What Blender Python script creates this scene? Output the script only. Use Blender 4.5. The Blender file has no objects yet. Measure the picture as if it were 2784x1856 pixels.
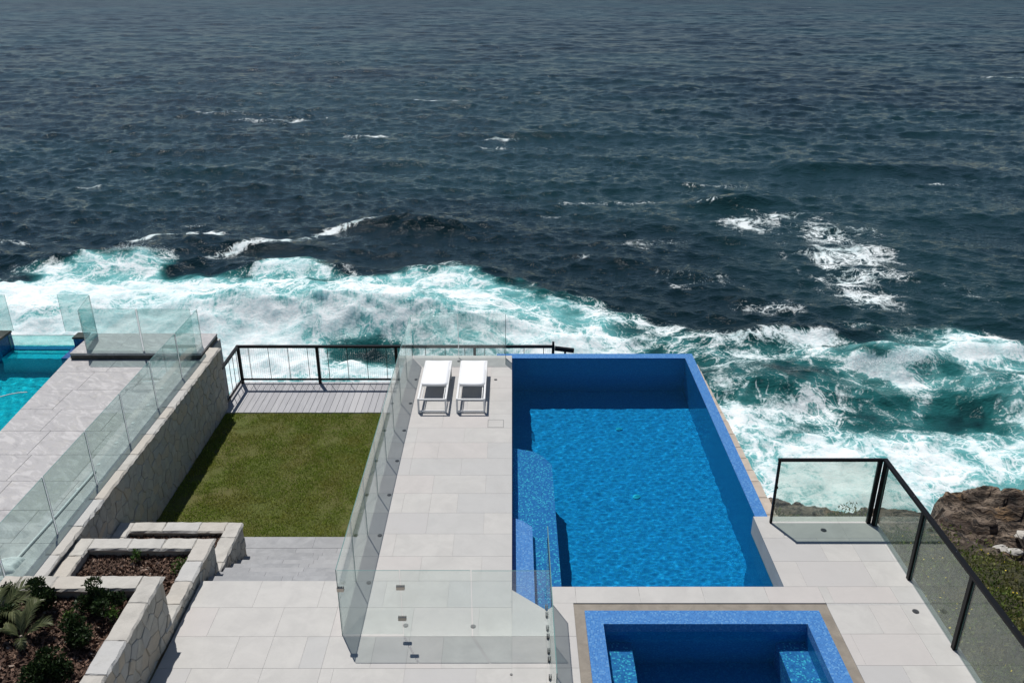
import bpy, math, random
import numpy as np
from mathutils import Vector, Matrix

random.seed(7)
RNG = np.random.default_rng(11)
sc = bpy.context.scene
COL = sc.collection
R = math.radians

# ------------------------------------------------------------------ camera
cam_d = bpy.data.cameras.new('camera')
cam = bpy.data.objects.new('camera', cam_d)
COL.objects.link(cam)
cam.location = (0, 0, 9.0)
cam.rotation_euler = (R(90 - 23.85), 0, 0)
cam_d.sensor_width = 36
cam_d.lens = 36 * 2300 / 2784
cam_d.clip_start = 0.1
cam_d.clip_end = 60000
sc.camera = cam

# ------------------------------------------------------------------ sky, sun, exposure
SUN = Vector((-0.226, 0.44, 1.0)).normalized()          # towards the sun
world = bpy.data.worlds.new('World')
sc.world = world
world.use_nodes = True
_nt = world.node_tree
_sky = _nt.nodes.new('ShaderNodeTexSky')
_sky.sky_type = 'NISHITA'
_sky.sun_disc = False
_sky.sun_elevation = math.asin(SUN.z)
_sky.sun_rotation = math.atan2(SUN.x, SUN.y)
_sky.altitude = 20
_sky.air_density = 1.0
_sky.dust_density = 0.1
_sky.ozone_density = 1.2
_nt.links.new(_sky.outputs[0], _nt.nodes['Background'].inputs[0])
_nt.nodes['Background'].inputs[1].default_value = 0.058

sun_d = bpy.data.lights.new('sun', 'SUN')
sun_d.energy = 4.3
sun_d.angle = R(0.53)
sun_d.color = (1.0, 0.965, 0.915)
sun_d.cycles.is_caustics_light = True
sun = bpy.data.objects.new('sun', sun_d)
COL.objects.link(sun)
sun.rotation_euler = (-SUN).to_track_quat('-Z', 'Y').to_euler()

sc.view_settings.view_transform = 'Standard'
sc.view_settings.look = 'None'
sc.view_settings.exposure = 0.0
sc.view_settings.gamma = 1.0
sc.view_settings.use_curve_mapping = False
sc.cycles.max_bounces = 12
sc.cycles.transparent_max_bounces = 24
sc.cycles.transmission_bounces = 8
sc.cycles.glossy_bounces = 5
sc.cycles.diffuse_bounces = 3
sc.cycles.sample_clamp_direct = 4.0
sc.cycles.sample_clamp_indirect = 4.0

# ------------------------------------------------------------------ node helpers
class Mat:
    def __init__(self, name):
        self.m = bpy.data.materials.new(name)
        self.m.use_nodes = True
        self.nt = self.m.node_tree
        self.nt.nodes.clear()
        self.out = self.nt.nodes.new('ShaderNodeOutputMaterial')
    def n(self, kind, ins=None, **props):
        nd = self.nt.nodes.new('ShaderNode' + kind)
        for k, v in props.items():
            setattr(nd, k, v)
        for k, v in (ins or {}).items():
            self.set(nd, k, v)
        return nd
    def set(self, nd, k, v):
        s = nd.inputs[k]
        if isinstance(v, bpy.types.NodeSocket):
            self.nt.links.new(v, s)
        elif isinstance(v, bpy.types.Node):
            self.nt.links.new(v.outputs[0], s)
        else:
            if isinstance(v, tuple) and len(v) == 3 and s.type == 'RGBA':
                v = (*v, 1)
            s.default_value = v
    def math(self, op, a, b=0.0, c=0.0, clamp=False):
        nd = self.n('Math', operation=op, use_clamp=clamp)
        for i, v in enumerate((a, b, c)):
            self.set(nd, i, v)
        return nd.outputs[0]
    def vmath(self, op, a, b=None, scale=None):
        nd = self.n('VectorMath', operation=op)
        self.set(nd, 0, a)
        if b is not None: self.set(nd, 1, b)
        if scale is not None: self.set(nd, 'Scale', scale)
        return nd.outputs[0]
    def mix(self, f, a, b, blend='MIX'):
        nd = self.n('Mix', data_type='RGBA', blend_type=blend)
        self.set(nd, 0, f); self.set(nd, 6, a); self.set(nd, 7, b)
        return nd.outputs[2]
    def ramp(self, f, lo, hi, a=0.0, b=1.0, smooth=True):
        nd = self.n('MapRange', interpolation_type='SMOOTHSTEP' if smooth else 'LINEAR')
        self.set(nd, 'Value', f)
        for k, v in (('From Min', lo), ('From Max', hi), ('To Min', a), ('To Max', b)): self.set(nd, k, v)
        return nd.outputs[0]
    def noise(self, vec, scale, detail=4.0, rough=0.55, dist=0.0, col=False):
        nd = self.n('TexNoise', {'Vector': vec, 'Scale': scale, 'Detail': detail, 'Roughness': rough, 'Distortion': dist})
        return nd.outputs[1 if col else 0]
    def pos(self):
        return self.n('NewGeometry').outputs['Position']
    def rnd(self):
        return self.n('ObjectInfo').outputs['Random']
    def stretch(self, v, s):
        return self.vmath('MULTIPLY', v, s)
    def bump(self, h, strength, dist):
        return self.n('Bump', {'Height': h, 'Strength': strength, 'Distance': dist}).outputs[0]
    def principled(self, **ins):
        nd = self.n('BsdfPrincipled')
        for k, v in ins.items():
            self.set(nd, k.replace('_', ' '), v)
        return nd
    def done(self, shader):
        self.nt.links.new(shader.outputs[0] if isinstance(shader, bpy.types.Node) else shader, self.out.inputs[0])
        return self.m

def stone_mat(name, col, dark, tint_a, tint_b, rough=0.75, scale=1.0, var=0.5, bump=0.15):
    """A pale quarried stone: cloudy tone, fine grain, a different tint for every slab."""
    M = Mat(name); p = M.pos(); r = M.rnd()
    cloud = M.noise(M.vmath('ADD', p, M.vmath('SCALE', (13.0, 7.0, 5.0), scale=M.math('MULTIPLY', r, 9.0))), 2.6 * scale, 6, 0.62, 0.6)
    fine = M.noise(p, 60 * scale, 3, 0.6)
    c = M.mix(M.ramp(cloud, 0.3, 0.72), col, dark)
    c = M.mix(M.ramp(r, 0.55, 1.0, 0, var), c, tint_a)
    c = M.mix(M.ramp(M.math('FRACT', M.math('MULTIPLY', r, 7.13)), 0.6, 1.0, 0, var), c, tint_b)
    vein = M.noise(M.stretch(p, (1.0, 2.6, 1.0)), 1.5 * scale, 7, 0.7, 1.6)
    c = M.mix(M.ramp(M.math('ABSOLUTE', M.math('SUBTRACT', vein, 0.5)), 0.0, 0.035, 0.22, 0.0), c, dark)
    c = M.mix(M.ramp(fine, 0.35, 0.7, 0.0, 0.18), c, dark)
    c = M.mix(M.ramp(M.noise(p, 0.9, 5, 0.6, 0.8), 0.5, 0.72, 0.0, 0.35), c, tuple(0.86 * v for v in dark))
    c = M.mix(M.ramp(M.noise(p, 5.5, 4, 0.7), 0.64, 0.74, 0.0, 0.25), c, tuple(0.8 * v for v in dark))
    b = M.bump(fine, bump, 0.004)
    return M.done(M.principled(Base_Color=c, Roughness=rough, Normal=b))

MAT = {}
MAT['limestone'] = stone_mat('limestone', (0.478, 0.466, 0.444), (0.415, 0.405, 0.388), (0.475, 0.437, 0.422), (0.385, 0.388, 0.388), 0.7, 1.0, 0.6)
MAT['bluestone'] = stone_mat('bluestone', (0.335, 0.34, 0.35), (0.24, 0.245, 0.255), (0.37, 0.37, 0.375), (0.27, 0.275, 0.285), 0.72, 1.6, 0.5, 0.3)
def slate_mat():
    M = Mat('slate'); p = M.pos(); r = M.rnd()
    off = M.vmath('SCALE', (13.0, 7.0, 5.0), scale=M.math('MULTIPLY', r, 9.0))
    q = M.vmath('ADD', M.n('VectorRotate', {'Vector': p, 'Angle': 0.6}, rotation_type='Z_AXIS').outputs[0], off)
    n1 = M.noise(M.stretch(q, (1.0, 2.4, 1.0)), 1.9, 7, 0.68, 1.4)
    n2 = M.noise(q, 7.0, 5, 0.65, 0.5)
    c = M.mix(M.ramp(n1, 0.38, 0.66), (0.34, 0.33, 0.335), (0.47, 0.455, 0.455))
    c = M.mix(M.ramp(n1, 0.30, 0.42, 0.6, 0.0), c, (0.23, 0.22, 0.22))
    c = M.mix(M.ramp(n2, 0.5, 0.75, 0.0, 0.6), c, (0.42, 0.40, 0.36))
    c = M.mix(M.ramp(M.math('ABSOLUTE', M.math('SUBTRACT', n1, 0.52)), 0.0, 0.02, 0.35, 0.0), c, (0.20, 0.19, 0.19))
    return M.done(M.principled(Base_Color=c, Roughness=0.55, Normal=M.bump(n2, 0.3, 0.01)))
MAT['slate'] = slate_mat()
MAT['slate_dark'] = stone_mat('slate_dark', (0.12, 0.105, 0.09), (0.05, 0.045, 0.04), (0.16, 0.13, 0.10), (0.08, 0.07, 0.06), 0.75, 2.0, 0.5, 0.4)
MAT['gutter_stone'] = stone_mat('gutter_stone', (0.27, 0.235, 0.19), (0.17, 0.145, 0.115), (0.33, 0.25, 0.16), (0.24, 0.225, 0.205), 0.7, 1.4, 0.6, 0.2)
MAT['tan_stone'] = stone_mat('tan_stone', (0.50, 0.43, 0.36), (0.38, 0.32, 0.26), (0.54, 0.45, 0.38), (0.42, 0.38, 0.33), 0.8, 1.5, 0.6, 0.3)

def sandstone(name, base, dark, warm, cool):
    M = Mat(name); p = M.pos(); r = M.rnd()
    cloud = M.noise(M.vmath('ADD', p, M.vmath('SCALE', (3.0, 17.0, 5.0), scale=M.math('MULTIPLY', r, 9.0))), 4.0, 6, 0.65, 0.4)
    band = M.noise(M.stretch(p, (1.2, 1.2, 7.0)), 2.2, 4, 0.6, 1.2)
    fine = M.noise(p, 45, 5, 0.7)
    c = M.mix(M.ramp(cloud, 0.34, 0.74), base, dark)
    c = M.mix(M.ramp(r, 0.4, 1.0, 0, 0.75), c, warm)
    c = M.mix(M.ramp(M.math('FRACT', M.math('MULTIPLY', r, 5.7)), 0.5, 1.0, 0, 0.7), c, cool)
    c = M.mix(M.ramp(band, 0.55, 0.7, 0.0, 0.35), c, dark)
    h = M.math('ADD', M.math('MULTIPLY', M.noise(p, 9, 6, 0.65), 1.0), M.math('MULTIPLY', fine, 0.35))
    return M.done(M.principled(Base_Color=c, Roughness=0.88, Normal=M.bump(h, 0.55, 0.03)))
MAT['coping'] = sandstone('coping', (0.50, 0.48, 0.44), (0.38, 0.365, 0.335), (0.48, 0.44, 0.385), (0.48, 0.48, 0.475))
MAT['cladding'] = sandstone('cladding', (0.43, 0.415, 0.375), (0.30, 0.285, 0.25), (0.44, 0.37, 0.285), (0.33, 0.335, 0.33))

def simple(name, col, rough=0.5, metal=0.0, var=0.0, spec=0.5):
    M = Mat(name); p = M.pos()
    n = M.noise(p, 22, 4)
    c = M.mix(M.ramp(n, 0.3, 0.75, 0, var), col, tuple(x * 0.6 for x in col))
    return M.done(M.principled(Base_Color=c, Roughness=rough, Metallic=metal, Specular_IOR_Level=spec))
MAT['mortar'] = simple('mortar', (0.34, 0.325, 0.295), 0.95, 0, 0.6)
MAT['grout'] = simple('grout', (0.43, 0.425, 0.415), 0.9, 0, 0.4)
MAT['concrete'] = simple('concrete', (0.36, 0.355, 0.345), 0.9, 0, 0.4)
MAT['black_metal'] = simple('black_metal', (0.006, 0.0065, 0.008), 0.45, 0.0, 0.3, 0.18)
MAT['white_metal'] = simple('white_metal', (0.78, 0.78, 0.77), 0.35, 0.0, 0.05)
MAT['steel'] = simple('steel', (0.42, 0.39, 0.35), 0.28, 1.0, 0.15)
MAT['dark_steel'] = simple('dark_steel', (0.16, 0.16, 0.16), 0.35, 0.9, 0.3)
MAT['wire'] = simple('wire', (0.45, 0.46, 0.47), 0.4, 0.6, 0.1)
def edge_glint():
    M = Mat('edge_glint'); c = M.mix(M.noise(M.pos(), 30, 2), (0.95, 0.96, 0.96), (0.9, 0.92, 0.92))
    pr = M.principled(Base_Color=c, Roughness=0.4); tr = M.n('BsdfTranslucent', {0: c}); mx = M.n('MixShader', {0: 0.85})
    M.nt.links.new(pr.outputs[0], mx.inputs[1]); M.nt.links.new(tr.outputs[0], mx.inputs[2])
    return M.done(mx)
MAT['edge_glint'] = edge_glint()  # white colour stands in for light caught by the polished pane edges
MAT['white_cloth'] = simple('white_cloth', (0.70, 0.71, 0.71), 0.9, 0.0, 0.15)
MAT['lens'] = simple('lens', (0.75, 0.76, 0.74), 0.25, 0.0, 0.0)
MAT['drain'] = simple('drain', (0.08, 0.33, 0.50), 0.4, 0.0, 0.3)

def fabric():
    M = Mat('sling_fabric'); p = M.pos()
    w = M.n('TexWave', {'Vector': p, 'Scale': 90.0, 'Distortion': 0.0}, bands_direction='X').outputs[0]
    c = M.mix(w, (0.84, 0.85, 0.86), (0.76, 0.77, 0.79))
    return M.done(M.principled(Base_Color=c, Roughness=0.7))
MAT['fabric'] = fabric()

def timber():
    M = Mat('weathered_timber'); p = M.pos(); r = M.rnd()
    q = M.stretch(p, (14.0, 0.9, 14.0))
    g = M.noise(M.vmath('ADD', q, M.vmath('SCALE', (5.0, 31.0, 0.0), scale=r)), 2.2, 6, 0.65, 0.5)
    c = M.mix(M.ramp(g, 0.3, 0.75), (0.40, 0.40, 0.415), (0.29, 0.29, 0.305))
    c = M.mix(M.ramp(r, 0.3, 1.0, 0, 0.65), c, (0.45, 0.445, 0.45))
    c = M.mix(M.ramp(M.math('FRACT', M.math('MULTIPLY', r, 3.7)), 0.5, 1.0, 0, 0.6), c, (0.30, 0.30, 0.315))
    blot = M.noise(p, 3.3, 5, 0.6, 0.5)
    c = M.mix(M.ramp(blot, 0.68, 0.72, 0, 0.6), c, (0.58, 0.58, 0.60))
    return M.done(M.principled(Base_Color=c, Roughness=0.8, Normal=M.bump(g, 0.3, 0.004)))
MAT['timber'] = timber()

def mosaic(name, a, b, c3, size=0.024, rough=0.12):
    """Small glass tiles: every tile its own tone, pale grout lines between."""
    M = Mat(name); p = M.pos()
    g = M.n('NewGeometry')
    s = M.vmath('SCALE', p, scale=1 / size)
    cell = M.vmath('FLOOR', M.vmath('ADD', s, (0.37, 0.37, 0.37)))
    wn = M.n('TexWhiteNoise', {'Vector': cell}, noise_dimensions='3D')
    c = M.mix(wn.outputs[0], a, b)
    c = M.mix(M.ramp(M.n('SeparateColor', {0: wn.outputs[1]}).outputs[1], 0.72, 0.98), c, c3)
    fr = M.vmath('FRACTION', M.vmath('ADD', s, (0.37, 0.37, 0.37)))
    d = M.vmath('ABSOLUTE', M.vmath('SUBTRACT', fr, (0.5, 0.5, 0.5)))
    nrm = M.vmath('ABSOLUTE', g.outputs['Normal'])
    flat = M.vmath('MULTIPLY', d, M.vmath('SUBTRACT', (1.0, 1.0, 1.0), nrm))
    sx = M.n('SeparateXYZ', {0: flat})
    gl = M.ramp(M.math('MAXIMUM', M.math('MAXIMUM', sx.outputs[0], sx.outputs[1]), sx.outputs[2]), 0.42, 0.47)
    c = M.mix(M.math('MULTIPLY', gl, 0.5), c, tuple(0.5 * x + 0.10 for x in b))
    return M.done(M.principled(Base_Color=c, Roughness=M.math('ADD', rough, M.math('MULTIPLY', gl, 0.5)), Specular_IOR_Level=0.35))
MAT['mosaic'] = mosaic('mosaic', (0.038, 0.155, 0.41), (0.062, 0.220, 0.52), (0.115, 0.29, 0.55))
MAT['mosaic_floor_lit'] = mosaic('mosaic_floor_lit', (0.045, 0.205, 0.51), (0.070, 0.275, 0.63), (0.12, 0.34, 0.64))  # the rim tile again, colour lifted to stand for the sunlit pool floor
MAT['mosaic_bench_lit'] = mosaic('mosaic_bench_lit', (0.30, 0.165, 0.46), (0.46, 0.255, 0.59), (0.85, 0.62, 0.80))  # bench tile: shallow-water brightness and caustic sparkle put into the colour
MAT['mosaic_aqua'] = mosaic('mosaic_aqua', (0.03, 0.42, 0.54), (0.05, 0.52, 0.62), (0.22, 0.60, 0.66), 0.03)
MAT['mosaic_navy'] = mosaic('mosaic_navy', (0.02, 0.07, 0.22), (0.03, 0.10, 0.30), (0.05, 0.14, 0.34), 0.03)

def glass(name, tint, f0=0.045, salt=0.035):
    """Thin architectural glass: Fresnel reflection over tinted transparency, so that it casts its own pale shadow."""
    M = Mat(name)
    fac = M.n('LayerWeight', {'Blend': 0.5}).outputs['Facing']
    fr = M.math('ADD', f0, M.math('MULTIPLY', M.math('POWER', fac, 5.0), 1 - f0))
    t = M.n('BsdfTransparent', {0: tint})
    g = M.n('BsdfGlossy', {'Color': (0.95, 0.98, 0.97), 'Roughness': 0.0})
    mx = M.n('MixShader', {0: fr})
    M.nt.links.new(t.outputs[0], mx.inputs[1]); M.nt.links.new(g.outputs[0], mx.inputs[2])
    film = M.ramp(M.noise(M.pos(), 2.2, 5, 0.65), 0.35, 0.75, salt * 0.5, salt * 1.5)
    a = M.n('BsdfDiffuse', {0: (0.86, 0.89, 0.89)}); b = M.n('BsdfTranslucent', {0: (0.86, 0.89, 0.89)}); ms = M.n('MixShader', {0: 0.5}); m2 = M.n('MixShader', {0: film})
    M.nt.links.new(a.outputs[0], ms.inputs[1]); M.nt.links.new(b.outputs[0], ms.inputs[2])
    M.nt.links.new(mx.outputs[0], m2.inputs[1]); M.nt.links.new(ms.outputs[0], m2.inputs[2])
    return M.done(m2)
MAT['glass'] = glass('fence_glass', (0.945, 0.975, 0.970), 0.05)
MAT['glass_green'] = glass('neighbour_glass', (0.80, 0.885, 0.875), 0.055)
MAT['glass_grey'] = glass('balustrade_glass', (0.84, 0.90, 0.87), 0.08)
MAT['glass_edge'] = simple('glass_edge', (0.13, 0.24, 0.23), 0.15, 0, 0)
MAT['acrylic'] = glass('acrylic', (0.72, 0.90, 0.88))

def water(name, tint):
    M = Mat(name)
    return M.done(M.n('BsdfGlass', {'Color': tint, 'Roughness': 0.0, 'IOR': 1.333}))
MAT['pool_water'] = water('pool_water', (0.30, 0.99, 1.0))
MAT['aqua_water'] = water('aqua_water', (0.30, 0.99, 1.0))

def attr_leaf(name, a, b, c3=None, rough=0.5, transl=0.25):
    M = Mat(name); p = M.pos()
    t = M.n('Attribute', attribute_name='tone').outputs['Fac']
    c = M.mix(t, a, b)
    if c3: c = M.mix(M.ramp(M.noise(p, 1.3, 4, 0.6), 0.42, 0.66), c, c3)
    pr = M.principled(Base_Color=c, Roughness=rough, Specular_IOR_Level=0.18)
    tr = M.n('BsdfTranslucent', {0: c})
    mx = M.n('MixShader', {0: transl})
    M.nt.links.new(pr.outputs[0], mx.inputs[1]); M.nt.links.new(tr.outputs[0], mx.inputs[2])
    return M.done(mx)
MAT['grass'] = attr_leaf('grass_blades', (0.12, 0.19, 0.015), (0.30, 0.375, 0.055), (0.25, 0.26, 0.05), 0.6)
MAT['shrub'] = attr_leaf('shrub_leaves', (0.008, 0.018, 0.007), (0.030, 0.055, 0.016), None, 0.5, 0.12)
MAT['weed'] = attr_leaf('weed_leaves', (0.04, 0.09, 0.02), (0.08, 0.14, 0.03), None, 0.5)
MAT['frond'] = attr_leaf('frond_leaves', (0.035, 0.055, 0.020), (0.16, 0.17, 0.085), None, 0.4, 0.2)
MAT['coast_leaf'] = attr_leaf('coastal_leaves', (0.040, 0.080, 0.014), (0.170, 0.215, 0.040), (0.19, 0.165, 0.065), 0.6)
MAT['flower'] = simple('yellow_flowers', (0.62, 0.47, 0.03), 0.7)
MAT['dead_stem'] = simple('dead_stem', (0.24, 0.20, 0.17), 0.9)

def lawn_mat():
    M = Mat('lawn_soil'); p = M.pos()
    c = M.mix(M.ramp(M.noise(p, 1.1, 5, 0.6), 0.35, 0.7), (0.100, 0.125, 0.018), (0.130, 0.120, 0.032))
    c = M.mix(M.ramp(M.noise(p, 55, 4, 0.7), 0.35, 0.7), c, (0.045, 0.05, 0.011))
    return M.done(M.principled(Base_Color=c, Roughness=0.95, Normal=M.bump(M.noise(p, 60, 3), 0.8, 0.02)))
MAT['lawn'] = lawn_mat()

def mulch_mat():
    M = Mat('mulch_soil'); p = M.pos()
    c = M.mix(M.ramp(M.noise(p, 40, 4, 0.7), 0.35, 0.7), (0.085, 0.050, 0.034), (0.025, 0.015, 0.011))
    return M.done(M.principled(Base_Color=c, Roughness=0.95, Normal=M.bump(M.noise(p, 45, 4), 1.0, 0.03)))
MAT['soil'] = mulch_mat()
def chip_mat():
    M = Mat('bark_chip')
    t = M.n('Attribute', attribute_name='tone').outputs['Fac']
    c = M.mix(t, (0.055, 0.028, 0.018), (0.27, 0.165, 0.115))
    c = M.mix(M.ramp(t, 0.88, 1.0), c, (0.36, 0.29, 0.24))
    return M.done(M.principled(Base_Color=c, Roughness=0.85))
MAT['chip'] = chip_mat()

def rock_mat():
    M = Mat('coastal_rock'); p = M.pos()
    w = M.vmath('ADD', p, M.vmath('SCALE', M.vmath('SUBTRACT', M.noise(p, 0.5, 4, 0.6, col=True), (0.5, 0.5, 0.5)), scale=1.6))
    band = M.noise(M.stretch(w, (0.35, 1.3, 3.4)), 1.1, 6, 0.58, 0.8)
    n2 = M.noise(p, 2.3, 7, 0.68)
    c = M.mix(M.ramp(band, 0.40, 0.60), (0.055, 0.037, 0.027), (0.24, 0.185, 0.14))
    c = M.mix(M.ramp(n2, 0.52, 0.75), c, (0.31, 0.26, 0.21))
    c = M.mix(M.ramp(M.noise(w, 0.9, 5, 0.65), 0.54, 0.68, 0, 0.8), c, (0.30, 0.19, 0.10))
    c = M.mix(M.ramp(M.noise(M.stretch(w, (1.0, 1.0, 4.0)), 2.8, 5, 0.65), 0.47, 0.60, 0.0, 0.95), c, (0.018, 0.014, 0.012))
    v = M.n('Attribute', attribute_name='veg').outputs['Fac']
    c = M.mix(v, c, M.mix(M.ramp(n2, 0.35, 0.65), (0.035, 0.04, 0.014), (0.075, 0.07, 0.03)))
    h = M.math('ADD', M.math('ADD', M.noise(M.stretch(w, (0.6, 1.6, 3.0)), 3.2, 7, 0.65), M.math('MULTIPLY', band, 1.6)), M.math('MULTIPLY', M.noise(p, 14, 4, 0.7), 0.25))
    return M.done(M.principled(Base_Color=c, Roughness=0.9, Normal=M.bump(h, 1.0, 0.2)))
MAT['rock'] = rock_mat()

def sea_mat():
    M = Mat('sea_water'); p = M.pos()
    foam = M.n('Attribute', attribute_name='foam').outputs['Fac']
    aer = M.n('Attribute', attribute_name='aer').outputs['Fac']
    streak = M.n('Attribute', attribute_name='streak').outputs['Fac']
    xy = M.vmath('MULTIPLY', p, (1.0, 1.0, 0.0))
    q = M.vmath('ADD', xy, M.n('Attribute', attribute_name='warp').outputs['Vector'])
    cl = M.n('Attribute', attribute_name='cloud').outputs['Fac']
    hue = M.n('Attribute', attribute_name='hue').outputs['Fac']
    v1 = M.n('TexVoronoi', {'Vector': q, 'Scale': 0.46}, feature='DISTANCE_TO_EDGE').outputs[0]
    v2 = M.n('TexVoronoi', {'Vector': q, 'Scale': 1.6}, feature='DISTANCE_TO_EDGE').outputs[0]
    lace = M.math('MAXIMUM', M.ramp(v1, 0.0, 0.16, 1, 0), M.ramp(v2, 0.0, 0.13, 0.85, 0))
    fine = M.noise(xy, 3.0, 4, 0.7, 0.25)
    st = M.noise(M.vmath('MULTIPLY', p, (2.6, 0.35, 0.6)), 1.6, 3, 0.65)
    tex = M.math('ADD', M.math('MULTIPLY', M.math('SUBTRACT', lace, 0.42), 0.42), M.math('MULTIPLY', M.math('SUBTRACT', cl, 0.5), 1.35))
    tex = M.math('ADD', tex, M.math('MULTIPLY', M.math('SUBTRACT', fine, 0.5), 0.75))
    grit = M.noise(M.stretch(xy, (1.0, 0.8, 1.0)), 9.0, 2, 0.7)
    tex = M.math('ADD', tex, M.math('MULTIPLY', M.math('SUBTRACT', grit, 0.5), 0.75))
    tex = M.mix(streak, tex, M.math('ADD', M.math('MULTIPLY', tex, 0.5), M.math('MULTIPLY', M.math('SUBTRACT', st, 0.5), 1.1)))
    f = M.ramp(M.math('ADD', foam, tex), 0.40, 0.96)
    f = M.math('MULTIPLY', f, M.ramp(foam, 0.015, 0.12))
    milk = M.ramp(M.math('ADD', M.math('ADD', M.math('MULTIPLY', aer, 0.85), M.math('MULTIPLY', foam, 0.35)), M.math('MULTIPLY', M.math('SUBTRACT', cl, 0.5), 0.7)), 0.1, 1.05)
    deep = M.mix(M.ramp(hue, 0.35, 0.7), (0.0030, 0.0140, 0.0178), (0.0062, 0.0270, 0.0315))
    c = M.mix(M.ramp(milk, 0.0, 0.55), deep, (0.014, 0.105, 0.105))
    c = M.mix(M.ramp(milk, 0.45, 1.0), c, (0.15, 0.42, 0.425))
    white = M.mix(M.ramp(M.math('ADD', M.math('MULTIPLY', fine, 0.5), M.math('MULTIPLY', cl, 0.5)), 0.36, 0.62, 0, 1), (0.50, 0.66, 0.68), (0.76, 0.81, 0.82))
    c = M.mix(f, c, white)
    d1 = M.noise(M.stretch(xy, (0.8, 1.25, 1.0)), 1.7, 2, 0.62)
    d2 = M.noise(M.stretch(xy, (0.75, 1.4, 1.0)), 6.0, 2, 0.62)
    h = M.math('ADD', M.math('MULTIPLY', d1, 1.0), M.math('MULTIPLY', d2, 0.28))
    nb = M.bump(h, 1.0, 0.15)
    return M.done(M.principled(Base_Color=c, Roughness=M.math('MAXIMUM', M.ramp(f, 0.0, 0.6, 0.045, 0.85), M.math('MULTIPLY', M.n('Attribute', attribute_name='lod').outputs['Fac'], 0.31)), IOR=1.333, Specular_IOR_Level=0.5, Normal=nb, Subsurface_Weight=M.math('MULTIPLY', M.ramp(milk, 0.45, 0.9), 0.75), Subsurface_Radius=(0.85, 1.0, 1.0), Subsurface_Scale=1.1))
MAT['sea'] = sea_mat()

# ------------------------------------------------------------------ mesh helpers
class MB:
    def __init__(self):
        self.v = []; self.f = []; self.mi = []
    def add(self, vs, fs, m=0):
        b = len(self.v)
        self.v += [tuple(x) for x in vs]
        self.f += [tuple(i + b for i in f) for f in fs]
        self.mi += [m] * len(fs)
        return self
    def box(self, a, b, m=0):
        x0, y0, z0 = a; x1, y1, z1 = b
        vs = [(x, y, z) for x in (x0, x1) for y in (y0, y1) for z in (z0, z1)]
        return self.add(vs, [(0, 1, 3, 2), (4, 6, 7, 5), (0, 4, 5, 1), (2, 3, 7, 6), (0, 2, 6, 4), (1, 5, 7, 3)], m)
    def slab(self, a, b, c=0.004, m=0):
        """box with a chamfered top rim"""
        x0, y0, z0 = a; x1, y1, z1 = b
        r0 = [(x0, y0), (x1, y0), (x1, y1), (x0, y1)]
        r1 = [(x0 + c, y0 + c), (x1 - c, y0 + c), (x1 - c, y1 - c), (x0 + c, y1 - c)]
        return self.prism_rings([(r0, z0), (r0, z1 - c), (r1, z1)], m)
    def prism_rings(self, rings, m=0):
        n = len(rings[0][0]); vs = []; fs = []
        for pts, z in rings: vs += [(x, y, z) for x, y in pts]
        for k in range(len(rings) - 1):
            for i in range(n):
                j = (i + 1) % n
                fs.append((k * n + i, k * n + j, (k + 1) * n + j, (k + 1) * n + i))
        fs.append(tuple(range(n - 1, -1, -1)))
        fs.append(tuple((len(rings) - 1) * n + i for i in range(n)))
        return self.add(vs, fs, m)
    def prism(self, pts, z0, z1, m=0):
        return self.prism_rings([(pts, z0), (pts, z1)], m)
    def bar(self, p, q, w, h=None, m=0):
        """square bar from p to q"""
        h = h or w
        p = Vector(p); q = Vector(q); d = (q - p).normalized()
        up = Vector((0, 0, 1)) if abs(d.z) < 0.9 else Vector((0, 1, 0))
        s = d.cross(up).normalized() * (w / 2); u = s.cross(d).normalized() * (h / 2)
        vs = [c + e for c in (p, q) for e in (-s - u, s - u, s + u, -s + u)]
        return self.add(vs, [(0, 3, 2, 1), (4, 5, 6, 7), (0, 1, 5, 4), (1, 2, 6, 5), (2, 3, 7, 6), (3, 0, 4, 7)], m)
    def tube(self, pts, r, n=8, m=0):
        pts = [Vector(p) for p in pts]; vs = []; fs = []
        rr = r if isinstance(r, (list, tuple)) else [r] * len(pts)
        for i, p in enumerate(pts):
            d = (pts[min(i + 1, len(pts) - 1)] - pts[max(i - 1, 0)]).normalized()
            up = Vector((0, 0, 1)) if abs(d.z) < 0.95 else Vector((0, 1, 0))
            s = d.cross(up).normalized(); u = s.cross(d)
            vs += [p + (s * math.cos(t) + u * math.sin(t)) * rr[i] for t in (2 * math.pi * k / n for k in range(n))]
        for i in range(len(pts) - 1):
            for k in range(n):
                j = (k + 1) % n
                fs.append((i * n + k, i * n + j, (i + 1) * n + j, (i + 1) * n + k))
        fs.append(tuple(range(n - 1, -1, -1))); fs.append(tuple((len(pts) - 1) * n + k for k in range(n)))
        return self.add(vs, fs, m)

def world_loc(o):
    v = Vector((0, 0, 0))
    while o is not None:
        v += o.location; o = o.parent
    return v

def obj(name, mb, mat, parent=None, smooth=False, caustic=False):
    me = mb if isinstance(mb, bpy.types.Mesh) else bpy.data.meshes.new(name)
    if me is not mb:
        me.from_pydata(mb.v, [], mb.f)
        if any(mb.mi):
            me.polygons.foreach_set('material_index', mb.mi)
        if smooth: me.shade_smooth()
    mats = mat if isinstance(mat, (list, tuple)) else [mat]
    if not me.materials:
        for k in mats: me.materials.append(MAT[k])
    o = bpy.data.objects.new(name, me)
    COL.objects.link(o)
    if parent is not None:
        o.parent = parent
        o.matrix_parent_inverse = Matrix.Translation(-world_loc(parent))
    if caustic: o.cycles.is_caustics_receiver = True
    return o

def tag(o, label=None, cat=None, group=None, kind=None):
    if label: o['label'] = label
    if cat: o['category'] = cat
    if group: o['group'] = group
    if kind: o['kind'] = kind
    return o

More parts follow.
